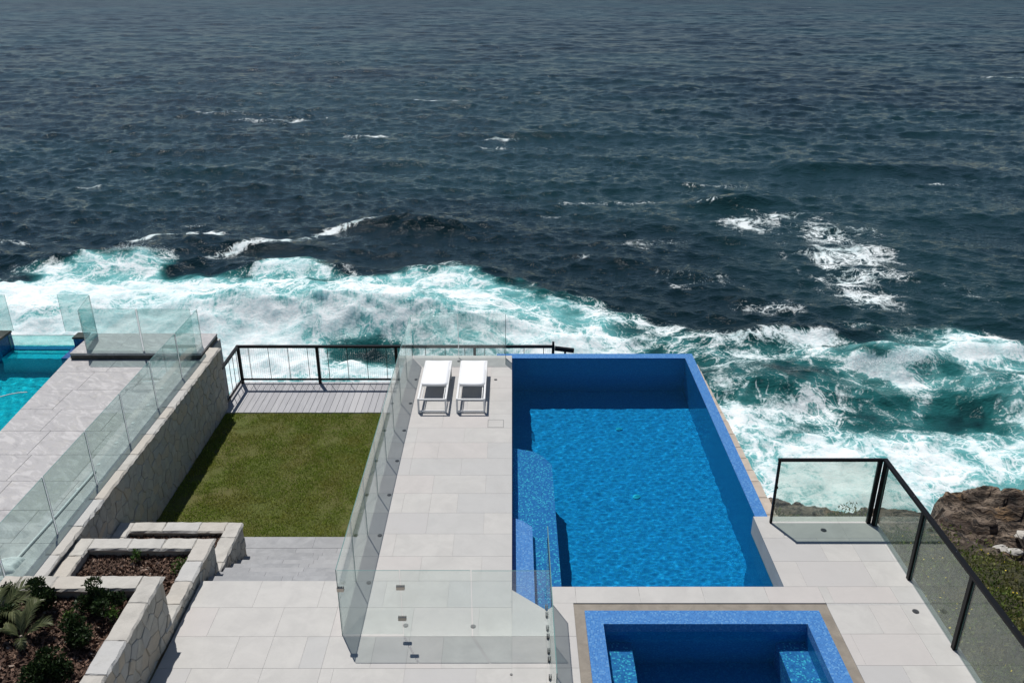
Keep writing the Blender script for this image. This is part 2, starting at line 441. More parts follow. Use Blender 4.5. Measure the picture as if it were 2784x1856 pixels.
def thing(name, label, cat, loc=(0, 0, 0), group=None):
    o = bpy.data.objects.new(name, None)
    o.empty_display_size = 0.2
    COL.objects.link(o)
    o.location = loc
    return tag(o, label, cat, group)

def struct(name, mb, mat, **k):
    return tag(obj(name, mb, mat, **k), kind='structure')

def grid_mesh(name, X, Y, Z, attrs=None, smooth=True):
    n0, n1 = X.shape
    me = bpy.data.meshes.new(name)
    co = np.stack([X, Y, Z], -1).reshape(-1, 3).astype(np.float32)
    i = np.arange(n0 * n1, dtype=np.int32).reshape(n0, n1)
    q = np.stack([i[:-1, :-1], i[:-1, 1:], i[1:, 1:], i[1:, :-1]], -1).reshape(-1, 4)
    me.vertices.add(len(co)); me.vertices.foreach_set('co', co.ravel())
    me.loops.add(q.size); me.loops.foreach_set('vertex_index', q.ravel())
    me.polygons.add(len(q))
    me.polygons.foreach_set('loop_start', np.arange(0, q.size, 4, dtype=np.int32))
    me.update(calc_edges=True)
    if smooth: me.shade_smooth()
    for k, a in (attrs or {}).items():
        if a.ndim == 3:
            at = me.attributes.new(k, 'FLOAT_VECTOR', 'POINT')
            at.data.foreach_set('vector', a.astype(np.float32).ravel())
            continue
        at = me.attributes.new(k, 'FLOAT', 'POINT')
        at.data.foreach_set('value', a.astype(np.float32).ravel())
    return me

def tri_mesh(name, V, F, tone=None):
    """mesh from numpy arrays: V (n,3), F (m,3|4); tone per vertex"""
    me = bpy.data.meshes.new(name)
    me.vertices.add(len(V)); me.vertices.foreach_set('co', np.asarray(V, np.float32).ravel())
    F = np.asarray(F, np.int32); k = F.shape[1]
    me.loops.add(F.size); me.loops.foreach_set('vertex_index', F.ravel())
    me.polygons.add(len(F)); me.polygons.foreach_set('loop_start', np.arange(0, F.size, k, dtype=np.int32))
    me.update(calc_edges=True)
    if tone is not None:
        at = me.attributes.new('tone', 'FLOAT', 'POINT'); at.data.foreach_set('value', np.asarray(tone, np.float32).ravel())
    return me

_G = np.random.default_rng(5).random((64, 256, 256)).astype(np.float32)
def vnoise(x, y, seed=0):
    T = _G[seed % 64]
    xi = np.floor(x).astype(np.int64); yi = np.floor(y).astype(np.int64)
    fx = x - xi; fy = y - yi
    fx = fx * fx * fx * (fx * (fx * 6 - 15) + 10); fy = fy * fy * fy * (fy * (fy * 6 - 15) + 10)
    a = T[xi & 255, yi & 255]; b = T[(xi + 1) & 255, yi & 255]; c = T[xi & 255, (yi + 1) & 255]; d = T[(xi + 1) & 255, (yi + 1) & 255]
    return (a * (1 - fx) + b * fx) * (1 - fy) + (c * (1 - fx) + d * fx) * fy
def fbm(x, y, seed=0, oct=4, gain=0.5):
    s = 0; a = 1; t = 0
    for o in range(oct):
        s = s + a * vnoise(x * 2 ** o + 17.3 * o, y * 2 ** o - 9.1 * o, seed + o); t += a; a *= gain
    return s / t
def sstep(a, b, x):
    t = np.clip((x - a) / (b - a), 0, 1); return t * t * (3 - 2 * t)

# ------------------------------------------------------------------ the sea
SEA_Z = -13.0
def build_sea():
    rows = [19.0]
    while rows[-1] < 950: rows.append(rows[-1] * 1.004)
    while rows[-1] < 45000: rows.append(rows[-1] * 1.10)
    rows = np.array(rows)
    s = np.linspace(-1, 1, 760)
    X = (s[None, :] * (30 + 0.80 * rows[:, None])); Y = np.repeat(rows[:, None], len(s), 1)
    dx = (2 / 760) * (30 + 0.8 * rows)[:, None]; dy = np.gradient(rows)[:, None]
    sp = np.maximum(dx, dy * 0.8)
    rng = np.random.default_rng(3)
    Z = np.zeros_like(X); HX = np.zeros_like(X); HY = np.zeros_like(X)
    N = 160
    L = np.exp(rng.uniform(math.log(0.7), math.log(30), N))
    th = -math.pi / 2 - 0.25 + rng.normal(0, 0.62, N)
    gust = 0.65 + 0.7 * fbm(X / 45, Y / 45, 20, 3)
    for i in range(N):
        k = 2 * math.pi / L[i]
        a = 0.0040 * L[i] * (1.7 if L[i] < 1.8 else 1.45 if L[i] < 3 else 0.95 if L[i] < 5 else 0.62 if L[i] < 8 else 0.55 * (8 / L[i]) ** 0.4)
        w = sstep(2.2, 4.0, L[i] / sp)
        kx, ky = k * math.cos(th[i]), k * math.sin(th[i])
        ph = kx * X + ky * Y + rng.uniform(0, 6.28)
        sn, cs = np.sin(ph), np.cos(ph)
        aw = a * w * (gust if L[i] < 8 else 1.0)
        Z += aw * cs; HX -= 0.9 * aw * sn * math.cos(th[i]); HY -= 0.9 * aw * sn * math.sin(th[i])
    ampnear = 1.0
    # --- surf zone: where the swell meets the rocks
    bx = [-80, -39, -35.9, -33.5, -29.5, -26.2, -20.4, -19.0, -16.0, -12.5, -7.5, -3.3, .8, 4.9, 8.3, 11.1, 14.9, 20, 22.9, 26.3, 29.5, 32.7, 80]
    by = [58, 60.8, 62.8, 65.8, 66.0, 63.3, 60.8, 63.8, 63.8, 60.8, 62.3, 62.3, 60.0, 57.2, 54.2, 51.5, 50.7, 50.7, 52.0, 50.7, 51.2, 49.4, 46]
    yb = np.interp(X, bx, by)
    n1 = fbm(X / 5.5, Y / 4.0, 1, 5); n2 = fbm(X / 2.1, Y / 1.7, 8, 4); n3 = fbm(X / 14, Y / 11, 14, 4)
    zone = sstep(2.6, -3.2, Y - yb - (n1 - 0.5) * 6.0 - (n2 - 0.5) * 2.0)
    foam = np.zeros_like(X); aer = np.zeros_like(X); streak = np.zeros_like(X)
    left = sstep(4, -12, X)
    aer = zone * (0.72 + 0.28 * left + 0.7 * (n3 - 0.5))
    foam = zone * (0.46 + 0.10 * left + 0.8 * (n1 - 0.5) + 0.2 * (n2 - 0.5))
    # breaking crest
    yc = np.interp(X, [-80, -37, -29, -21.7, -15.3, -7.2, -0.8, 3.5, 10], [53.6, 53.2, 52.8, 52.4, 52.8, 52.4, 51.6, 50, 48]) + (n1 - 0.5) * 1.2
    A = np.interp(X, [-80, -40, -24, -17, -9, -2, 2.5, 6], [1.3, 1.6, 2.0, 2.7, 2.6, 1.7, 0.6, 0.0])
    d = Y - yc
    prof = np.where(d > 0, np.exp(-(d / 5.0) ** 2), np.exp(-(d / 3.7) ** 2))
    Z += A * prof
    HY -= A * 0.35 * np.exp(-((d - 0.2) / 1.6) ** 2)
    # second swell line further out, steep but hardly broken
    for (cx, cy, rx, ry, h) in ((-30.5, 65.3, 6.0, 3.0, 1.2), (-17.2, 63.2, 5.4, 2.8, 1.05), (-5.5, 62.3, 5.2, 2.6, 0.7), (-24, 69, 9, 2.4, 0.8), (-9, 76, 9, 2.2, 0.7),
                                (22.6, 46.0, 3.6, 2.0, 1.5), (15, 42.8, 4.5, 2.6, 1.0), (28, 42, 4.0, 2.4, 0.9), (17, 50.8, 5, 1.6, 0.9), (30, 48, 4, 1.8, 0.8), (-9.0, 48.0, 3.5, 2.0, -0.7), (9, 46, 3.5, 3.0, -0.7), (24.5, 40.5, 2.2, 2.6, -0.7), (22, 84, 6, 2.0, 0.9), (3, 122, 14, 3, 0.8), (40, 100, 16, 3, 0.8)):
        u = (X - cx) / rx; v = (Y - cy) / ry
        v = np.where(v < 0, v * 1.6, v)
        Z += h * np.exp(-u * u - v * v)
    def blob(cx, cy, rx, ry, amp, rot=0.0, p=2.0):
        c_, s_ = math.cos(rot), math.sin(rot)
        u = ((X - cx) * c_ + (Y - cy) * s_) / rx; v = (-(X - cx) * s_ + (Y - cy) * c_) / ry
        return amp * np.exp(-(np.abs(u) ** p + np.abs(v) ** p))
    lx = sstep(-4.0, -9.0, X)
    # white water rolling in front of the crest, thick on the left
    foam += 0.40 * sstep(0.0, -2.2, d) * sstep(-11.5, -6.5, d + (n1 - 0.5) * 4) * lx * (0.65 + 0.7 * n1)
    streak = np.exp(-((d + 0.9) / 1.5) ** 2) * sstep(4, -1, X) * sstep(-26, -22, X)
    foam = foam * (1 - 0.75 * streak) + 0.66 * 0.75 * streak
    aer += 0.9 * streak
    foam += 0.3 * np.exp(-((d - 4.2 + 3 * (n3 - 0.5)) / 2.0) ** 2) * sstep(6, 0, X) * (0.3 + n1)
    foam -= blob(-14.0, 55.2, 6.5, 0.9, 0.3, 0.05)
    foam += 0.36 * sstep(-18.5, -24, X) * sstep(61, 57, Y + (n1 - 0.5) * 5) * (0.4 + n2)
    foam -= blob(-8.8, 47.9, 3.0, 1.5, 1.1); aer -= blob(-8.8, 47.9, 3.0, 1.5, 0.5)
    foam -= blob(-25.3, 63.0, 2.6, 2.0, 0.8, 0.6); aer -= blob(-25.3, 63.0, 2.0, 1.6, 0.2, 0.6)
    foam += blob(-31, 64.4, 4.0, 1.5, 0.4) - blob(-31.3, 65.0, 1.6, 0.8, 0.6); foam += blob(-17.0, 62.6, 3.6, 1.3, 0.35); foam += blob(-5.2, 61.3, 3.4, 1.0, 0.2)
    foam += blob(-38, 58, 6, 2.5, 0.3)
    # the churned bay on the right
    for b in ((21.3, 44.9, 1.6, 0.55, 1.0, -0.35), (23.9, 45.6, 1.7, 0.5, 1.0, 0.35), (22.6, 43.7, 1.0, 1.1, 0.55, 0), (16.5, 50.2, 3.4, 0.6, 0.7, -0.06), (19.6, 49.7, 1.2, 0.7, 0.7, 0.2), (29.2, 47.2, 2.8, 0.6, 0.75, 0.05), (31.8, 48.8, 2.5, 0.4, 0.5, -0.15),
              (14.5, 34.5, 5.5, 3.2, 0.24, 0), (21, 34.0, 6, 3.0, 0.2, 0), (11.5, 38.5, 2.6, 3.2, 0.28, 0.3), (27, 36, 5, 3, 0.2, 0), (3.5, 47.5, 3.5, 3.5, 0.34, 0), (-3, 47.0, 6, 2.6, 0.25, 0), (-14, 46.0, 7, 2.5, 0.35, 0), (-24, 47, 7, 4, 0.5, 0), (6, 54.5, 5, 1.0, 0.35, -0.55)):
        foam += blob(*b)
    for b in ((9.5, 45.5, 2.6, 2.2, 0.5, 0.5), (16.5, 44.5, 2.6, 1.8, 0.3, 0), (24.8, 40.4, 1.9, 2.0, 0.5, 0.2), (19.0, 39.5, 2.0, 1.6, 0.25, 0), (28.5, 44.0, 2.4, 1.4, 0.35, 0), (9, 51.5, 2.4, 1.2, 0.2, -0.4)):
        foam -= blob(*b); aer -= blob(b[0], b[1], b[2], b[3], b[4] * 0.45, b[5])
    # isolated foam left by earlier waves, further out
    foam = np.clip(foam, 0, 1.25)
    out = np.zeros_like(X)
    for b in ((22.3, 77.0, 2.4, 3.6, 0.62, -0.4), (26.3, 79.5, 3.6, 1.3, 0.55, 0.05), (28.3, 73.6, 3.2, 3.6, 0.64, 0.3), (31.8, 74.6, 2.2, 1.8, 0.55, 0.5), (27.8, 68.0, 4.0, 4.0, 0.66, 0.0), (26.6, 62.8, 3.2, 3.4, 0.64, 0.15), (25.6, 57.2, 2.2, 2.8, 0.64, 0.0), (33.5, 58.2, 2.4, 2.0, 0.42, 0.2),
              (20.5, 85.5, 4.5, 0.6, 0.42, 0.05), (9, 84.5, 5.5, 0.8, 0.40, 0.12), (3.5, 80.5, 2.5, 0.6, 0.40, 0.1), (12.5, 70.5, 3.2, 1.5, 0.40, 0.2), (14.5, 61.5, 3.5, 2.0, 0.36, -0.2), (18, 56, 3.0, 1.4, 0.36, 0), (4.8, 66.5, 2.4, 1.0, 0.34, 0), (-43.5, 71.4, 2.6, 0.9, 0.55, 0.25), (-13.9, 156.7, 4.5, 0.8, 0.62, 0), (-37, 136.5, 7.0, 1.2, 0.50, 0.05), (-22, 122, 5.0, 1.0, 0.45, -0.1), (-1, 119, 2.6, 1.2, 0.58, 0), (0.5, 113, 5, 0.8, 0.45, 0), (-48, 142, 5, 1.0, 0.45, 0), (108, 190.7, 7.0, 1.0, 0.62, 0), (-46, 91.5, 2.0, 0.7, 0.55, 0), (-30, 76, 2.0, 0.6, 0.42, 0), (57, 84, 2.4, 0.8, 0.50, -0.4), (47, 93, 2.6, 0.5, 0.55, -0.2), (23, 92, 5.0, 0.7, 0.35, -0.15)):
        out = np.maximum(out, blob(*b, p=2.4))
    for pts, wd, am in (([(-24.5, 66.5), (-22.6, 68.3), (-18.9, 71.0), (-16.9, 74.0), (-13.0, 77.2), (-5.7, 79.2)], 0.75, 0.72), ([(-33.5, 72.2), (-31, 73.2), (-29.2, 74.0), (-25.9, 73.0)], 0.6, 0.72)):
        dd = np.full_like(X, 99.0)
        for (x0, y0), (x1, y1) in zip(pts, pts[1:]):
            t = np.clip(((X - x0) * (x1 - x0) + (Y - y0) * (y1 - y0)) / ((x1 - x0) ** 2 + (y1 - y0) ** 2), 0, 1)
            dd = np.minimum(dd, np.hypot(X - x0 - t * (x1 - x0), Y - y0 - t * (y1 - y0)))
        out = np.maximum(out, am * np.exp(-(dd / wd) ** 2))
    out = out * (0.42 + 1.0 * n2)
    foam = np.maximum(foam, out)
    aer = np.maximum(aer, 0.12 * out)
    # small whitecaps where the chop is highest
    caps = sstep(0.80, 0.90, fbm(X / 7, Y / 2.2, 30, 3)) * sstep(52, 70, Y) * sstep(0.16, 0.42, Z)
    foam = np.maximum(foam, caps * 0.5)
    foam = np.clip(foam, 0, 1.25); aer = np.clip(aer, 0, 1)
    # boiling surface of the thick foam
    Z += np.clip(foam, 0, 1) * zone * ((n2 - 0.5) * 0.45 + (fbm(X / 0.8, Y / 0.8, 40, 3) - 0.5) * 0.25)
    Z *= np.where(Y > 950, np.clip(1 - (Y - 950) / 2000, 0, 1), 1)
    wx = (fbm(X * 0.32, Y * 0.32, 51, 3) - 0.5) * 3.8; wy = (fbm(X * 0.32, Y * 0.32, 55, 3) - 0.5) * 3.8
    ux = (fbm(X * 1.5, Y * 1.5, 58, 2) - 0.5) * 1.1; uy = (fbm(X * 1.5, Y * 1.5, 60, 2) - 0.5) * 1.1
    cloud = 0.5 + 0.85 * (fbm((X + 0.7 * wx) * 0.55, (Y + 0.7 * wy) * 0.55, 46, 6, 0.62) - 0.5)
    hue = fbm(X * 0.03, Y * 0.03, 48, 3)
    me = grid_mesh('sea', X + HX, Y + HY, SEA_Z + Z, {'foam': foam, 'aer': aer, 'streak': np.clip(streak, 0, 1), 'cloud': cloud, 'hue': hue, 'lod': np.clip(np.log(Y / 70) / math.log(700 / 70), 0.1, 1), 'warp': np.stack([wx + ux, wy + uy, 0 * wx], -1)})
    return struct('sea', me, 'sea')
build_sea()
# ------------------------------------------------------------------ headland
def build_headland():
    xs = np.concatenate([np.arange(-26, 3.6, 0.6), np.arange(3.6, 24, 0.085), np.arange(24, 60, 0.8)])
    ys = np.concatenate([np.arange(-8, 7.5, 0.6), np.arange(7.5, 25.5, 0.085), [25.7, 26]])
    X, Y = np.meshgrid(xs, ys)
    rim = np.interp(X, [-26, 3.8, 5.5, 7.7, 8.6, 9.7, 10.8, 12.2, 12.9, 13.4, 14.3, 15.5, 20, 60], [21.3, 21.3, 21.4, 21.8, 21.6, 21.2, 20.9, 20.8, 21.0, 21.9, 22.2, 22.0, 22.5, 21]) + (fbm(X / 0.9, Y / 9, 21, 4) - 0.5) * 1.7
    base = np.interp(Y, [-8, 6, 10, 14, 17, 19.5, 22], [-2.2, -2.6, -3.1, -4.0, -4.7, -5.35, -5.7])
    base = base + np.where(X < 4.4, -1.2, 0.0)
    inner = sstep(3.6, 4.6, X)
    veg = sstep(0.9, -0.6, Y - np.interp(X, [4, 7.6, 8.8, 10, 11.5, 11.8, 12.3, 13.1, 16, 24], [20.6, 20.3, 20.2, 19.6, 19.2, 17.9, 17.8, 17.2, 16.0, 14.5]) - (fbm(X / 1.2, Y / 1.2, 25, 4) - 0.5) * 2.2)
    n = fbm(X / 3.2 + 0.12 * Y, Y / 0.95 + 0.25 * np.sin(X * 0.9), 33, 5, 0.48); n2 = fbm(X / 1.0, Y / 0.35, 41, 3)
    rock = (1 - veg) * inner
    raw = (n - 0.5) * 2.6 + (n2 - 0.5) * 0.7
    terr = np.floor(raw / 0.19) * 0.19 + 0.19 * sstep(0.55, 1.0, (raw / 0.19) % 1.0)
    terr = terr * (0.25 + 0.75 * sstep(11.3, 12.8, X)) - 0.25 * sstep(12.5, 11, X)
    Z = base + rock * terr + inner * veg * (fbm(X / 1.5, Y / 1.5, 45, 4) - 0.5) * 0.7
    hump = 0.35 * np.exp(-((X - 14.8) / 3.0) ** 2 - ((Y - 21.0) / 1.3) ** 2)
    Z = Z + rock * hump
    over = np.clip(Y - rim, 0, None)
    Z = Z - np.where(over > 0, over * 1.1 + np.clip(over - 0.5, 0, None) * 9.0, 0)
    Z = np.maximum(Z, SEA_Z - 1.5)
    me = grid_mesh('headland', X, Y, Z, {'veg': veg * inner})
    o = struct('headland', me, 'rock')
    return X, Y, Z, veg * inner
HX_, HY_, HZ_, HV_ = build_headland()
def ground_z(x, y):
    i = np.clip(np.searchsorted(HY_[:, 0], y), 0, HY_.shape[0] - 1); j = np.clip(np.searchsorted(HX_[0], x), 0, HX_.shape[1] - 1)
    return HZ_[i, j], HV_[i, j]

def leaf_cards(P, size, rng, up=0.35, asp=0.5):
    """one pointed quad for every point of P, randomly turned"""
    n = len(P)
    d = rng.normal(size=(n, 3)); d[:, 2] = np.abs(d[:, 2]) * (1 + up) ; d /= np.linalg.norm(d, axis=1)[:, None]
    s = np.cross(d, rng.normal(size=(n, 3))); s /= np.linalg.norm(s, axis=1)[:, None] + 1e-9
    L = (size * rng.uniform(0.6, 1.3, n))[:, None]
    V = np.stack([P, P + d * L * 0.5 + s * L * asp * 0.5, P + d * L, P + d * L * 0.5 - s * L * asp * 0.5], 1).reshape(-1, 3)
    F = np.arange(4 * n).reshape(n, 4)
    return V, F

def build_coast_plants():
    rng = np.random.default_rng(9)
    n = 90000
    x = rng.uniform(4.7, 19, n); y = rng.uniform(7.5, 21.5, n)
    z, v = ground_z(x, y)
    k = v > rng.uniform(0.25, 0.9, n)
    x, y, z = x[k], y[k], z[k]
    clump = fbm(x / 0.8, y / 0.8, 50, 3)
    h = np.clip(clump - 0.38, 0, 1) * 1.8
    P = np.stack([x, y, z + rng.uniform(0, 1, len(x)) * h], 1)
    V, F = leaf_cards(P, 0.10, rng, 0.9, 0.36)
    tone = np.repeat(np.clip(0.5 * clump + rng.uniform(-0.2, 0.6, len(x)), 0, 1), 4)
    tag(obj('ground_cover', tri_mesh('ground_cover', V, F, tone), 'coast_leaf'), 'low green coastal scrub covering the slope below the black framed balustrade', 'plants', kind='stuff')
    k = rng.random(len(x)) < 0.02
    Pf = P[k] + np.array([0, 0, 0.10])
    V, F = leaf_cards(Pf, 0.042, rng, 0.2, 1.0)
    tag(obj('flowers', tri_mesh('flowers', V, F), 'flower'), 'yellow wild flowers dotted through the coastal scrub', 'flowers', kind='stuff')
build_coast_plants()

# ------------------------------------------------------------------ terrace paving
def boxes(L):
    b = MB()
    for a, c in L: b.box(a, c)
    return b
PB = -0.004
terrace = struct('terrace', boxes([((-2.68, 4, -3.4), (-0.2, 19.47, PB)), ((-4.985, 4, -3.4), (-2.681, 10.86, PB)), ((-0.199, 4, -3.4), (0.94, 10.11, PB)), ((0.605, 10.111, -3.4), (0.94, 10.52, PB)),
    ((0.941, 10.36, -3.4), (4.85, 10.52, PB)), ((4.87, 4, -5.5), (6.47, 12.6, PB)), ((4.56, 10.53, -5.5), (4.869, 12.6, PB))]), 'grout')
_shared = {}
def slab_piece(name, x0, x1, y0, y1, z, th, mat, parent, gap=0.0028, ch=0.0012):
    w, d = round(x1 - x0 - gap, 4), round(y1 - y0 - gap, 4)
    key = (w, d, th, mat)
    if key not in _shared:
        b = MB(); b.slab((-w / 2, -d / 2, -th), (w / 2, d / 2, 0), ch)
        me = bpy.data.meshes.new(name); me.from_pydata(b.v, [], b.f); me.materials.append(MAT[mat]); _shared[key] = me
    o = obj(name, _shared[key], mat, parent)
    o.location = ((x0 + x1) / 2, (y0 + y1) / 2, z)
    return o
def pave(x0, x1, y0, y1, parent, rowh=0.617, yo=10.25, xo=0.0, mat='limestone', z=0.0, wid=1.0, name='paver'):
    k = math.floor((y0 - yo) / rowh + 1e-4)
    y = yo + k * rowh
    while y < y1 - 1e-3:
        a, b = max(y, y0), min(y + rowh, y1)
        row = round((y - yo) / rowh)
        off = xo + (0.5 * wid if row % 2 else 0.0)
        cuts = [x0]
        c = off + wid * math.ceil((x0 - off) / wid + 1e-4)
        while c < x1 - 1e-3:
            if c - cuts[-1] > 0.12: cuts.append(c)
            c += wid
        if x1 - cuts[-1] < 0.12 and len(cuts) > 1: cuts.pop()
        cuts.append(x1)
        if row % 3 == 1:                                    # some slabs are cut in half
            i = (row * 7) % (len(cuts) - 1)
            if cuts[i + 1] - cuts[i] > 0.8: cuts.insert(i + 1, (cuts[i] + cuts[i + 1]) / 2)
        if b - a > 0.05:
            for p, q in zip(cuts, cuts[1:]): slab_piece(name, p, q, a, b, z, 0.03, mat, parent)
        y += rowh
pave(-4.985, -2.68, 6.5, 10.867, terrace)
pave(-2.68, -0.0, 6.5, 19.475, terrace)
pave(0.0, 0.95, 6.5, 9.64, terrace, yo=9.64)
for pts in ([(0.0015, 9.642), (0.548, 9.642), (0.548, 10.17), (0.0015, 10.65)], [(0.5505, 9.642), (0.9485, 9.642), (0.9485, 10.349), (0.5505, 10.349)]):
    b = MB(); b.prism(pts, -0.03, 0.0); obj('paver', b, 'limestone', terrace)
pave(0.5505, 4.86, 10.35, 10.73, terrace, rowh=0.38, yo=10.35)
pave(4.86, 6.48, 6.5, 10.35, terrace, yo=9.07)
pave(4.325, 6.48, 10.35 + 0.38, 12.61, terrace, yo=10.73, rowh=0.627, wid=1.1, xo=4.7)
pave(4.86, 6.48, 10.35, 10.73, terrace, rowh=0.38, yo=10.35)

# ------------------------------------------------------------------ steps down to the lawn
LAWN = -1.36
stm = MB()
for k in range(1, 8): stm.box((-4.985, 10.87 + 0.32 * (k - 1) + 0.002, -3), (-2.69, 10.87 + 0.32 * k - 0.012, -0.17 * k - 0.012))
stm.box((-4.985, 13.1, -3), (-2.69, 13.82, LAWN - 0.012)); stm.box((-5.45, 13.04, -3), (-4.986, 13.82, LAWN - 0.012))
steps = struct('steps', stm, 'concrete')
for k in range(1, 8):
    y0 = 10.87 + 0.32 * (k - 1); cuts = [-4.985, -4.985 + 0.45 + 0.38 * ((k * 5) % 3), -3.6 + 0.3 * ((k * 3) % 3), -2.685]
    for a, b in zip(cuts, cuts[1:]): slab_piece('tread', a, b, y0 + 0.003, y0 + 0.323, -0.17 * k, 0.04, 'bluestone', steps)
for r_, (y0, y1) in enumerate(((13.11, 13.47), (13.47, 13.83))):
    cuts = [-5.45, -4.2 + 0.3 * r_, -3.4 + 0.2 * r_, -2.685]
    for a, b in zip(cuts, cuts[1:]): slab_piece('tread', a, b, y0 + 0.004, y1, LAWN, 0.04, 'bluestone', steps)

# ------------------------------------------------------------------ lawn
xs = np.linspace(-7.29, -2.69, 90); ys = np.linspace(13.04, 18.95, 110)
X, Y = np.meshgrid(xs, ys)
Zl = LAWN - 0.02 + 0.03 * (fbm(X / 0.7, Y / 0.7, 3, 3) - 0.5)
Zl[Y < 13.83] = np.where(X[Y < 13.83] > -5.45, LAWN - 0.2, Zl[Y < 13.83])
struct('lawn', grid_mesh('lawn', X, Y, Zl), 'lawn')
def build_grass():
    rng = np.random.default_rng(21); n = 95000
    x = rng.uniform(-7.28, -2.7, n); y = rng.uniform(13.05, 18.94, n)
    k = (y > 13.84) | (x < -5.47)
    x, y = x[k], y[k]; n = len(x)
    worn = fbm(x / 0.55, y / 0.55, 12, 4) + 0.35 * np.exp(-((x + 6.75) / 0.35) ** 2) * vnoise(x * 2, y * 2, 9)
    k = worn < rng.uniform(0.5, 0.85, n); x, y, worn = x[k], y[k], worn[k]; n = len(x)
    h = rng.uniform(0.018, 0.05, n); a = rng.uniform(0, 6.28, n); w = rng.uniform(0.004, 0.009, n)
    lx, ly = rng.normal(0, 0.022, n), rng.normal(0, 0.022, n)
    z = np.full(n, LAWN - 0.018)
    V = np.stack([np.stack([x - w * np.cos(a), y - w * np.sin(a), z], 1), np.stack([x + w * np.cos(a), y + w * np.sin(a), z], 1), np.stack([x + lx, y + ly, z + h], 1)], 1).reshape(-1, 3)
    tone = np.repeat(np.clip(rng.uniform(0, 1, n) * 0.7 + 0.3 * (worn - 0.3), 0, 1), 3)
    tag(obj('grass', tri_mesh('grass', V, np.arange(3 * n).reshape(n, 3), tone), 'grass'), 'short mown green grass of the small lawn beside the glass side fence', 'grass', kind='stuff')
build_grass()

# ------------------------------------------------------------------ timber deck beyond the lawn
td = MB()
for y, xe in ((19.1, -0.45), (19.85, -0.45), (20.45, 1.7)): td.box((-7.45, y, LAWN - 0.25), (xe, y + 0.09, LAWN - 0.03))
deck = struct('timber_deck', td, 'concrete')
bw = 0.166; x = -7.5; i = 0
b_ = MB(); b_.slab((-bw / 2 + 0.004, -0.87, -0.032), (bw / 2 - 0.004, 0.87, 0), 0.003)
bme = bpy.data.meshes.new('plank'); bme.from_pydata(b_.v, [], b_.f); bme.materials.append(MAT['timber'])
b_ = MB(); b_.slab((-bw / 2 + 0.004, -0.18, -0.032), (bw / 2 - 0.004, 0.18, 0), 0.003)
bme2 = bpy.data.meshes.new('plank'); bme2.from_pydata(b_.v, [], b_.f); bme2.materials.append(MAT['timber'])
while x < 1.6:
    short = x + bw > -0.42
    o = obj('plank', bme2 if short else bme, 'timber', deck); o.location = (x + bw / 2, 20.53 if short else 19.84, LAWN + random.uniform(-0.001, 0.0015)); x += bw

# ------------------------------------------------------------------ rock faced masonry
def rough_block(name, a, b, parent, mat='coping', seed=0, n=(4, 2), amp=0.014):
    """coping stone: sawn top, hand split edges"""
    rr = random.Random(seed); x0, y0, z0 = a; x1, y1, z1 = b
    nx, ny = n; ring0 = []; ring1 = []; ring2 = []
    per = [(i / nx, 0.0) for i in range(nx)] + [(1.0, j / ny) for j in range(ny)] + [(1 - i / nx, 1.0) for i in range(nx)] + [(0.0, 1 - j / ny) for j in range(ny)]
    cx, cy = (x0 + x1) / 2, (y0 + y1) / 2
    for u, v in per:
        px, py = x0 + (x1 - x0) * u, y0 + (y1 - y0) * v
        ox = -1 if u == 0 else (1 if u == 1 else 0); oy = -1 if v == 0 else (1 if v == 1 else 0)
        j = rr.uniform(0, amp)
        ring0.append((px - ox * 0.004, py - oy * 0.004)); ring1.append((px + ox * j, py + oy * j)); k = rr.uniform(0.002, amp * 0.9); ring2.append((px - ox * k, py - oy * k))
    m = MB(); m.prism_rings([(ring0, z0), (ring1, (z0 + z1) / 2 + rr.uniform(-0.01, 0.01)), (ring2, z1 + rr.uniform(-0.002, 0.003))])
    return obj(name, m, mat, parent)

def clip(poly, nx, ny, c):
    out = []
    for i in range(len(poly)):
        p, q = poly[i], poly[(i + 1) % len(poly)]
        dp, dq = nx * p[0] + ny * p[1] - c, nx * q[0] + ny * q[1] - c
        if dp <= 0: out.append(p)
        if dp * dq < 0:
            t = dp / (dp - dq); out.append((p[0] + t * (q[0] - p[0]), p[1] + t * (q[1] - p[1])))
    return out
def inset(poly, d):
    a = sum(poly[i][0] * poly[(i + 1) % len(poly)][1] - poly[(i + 1) % len(poly)][0] * poly[i][1] for i in range(len(poly)))
    out = poly
    for i in range(len(poly)):
        p, q = poly[i], poly[(i + 1) % len(poly)]
        ex, ey = q[0] - p[0], q[1] - p[1]; l = math.hypot(ex, ey)
        if l < 1e-6: continue
        nx, ny = (ey / l, -ex / l) if a > 0 else (-ey / l, ex / l)
        out = clip(out, nx, ny, nx * p[0] + ny * p[1] - d)
        if len(out) < 3: return None
    return out
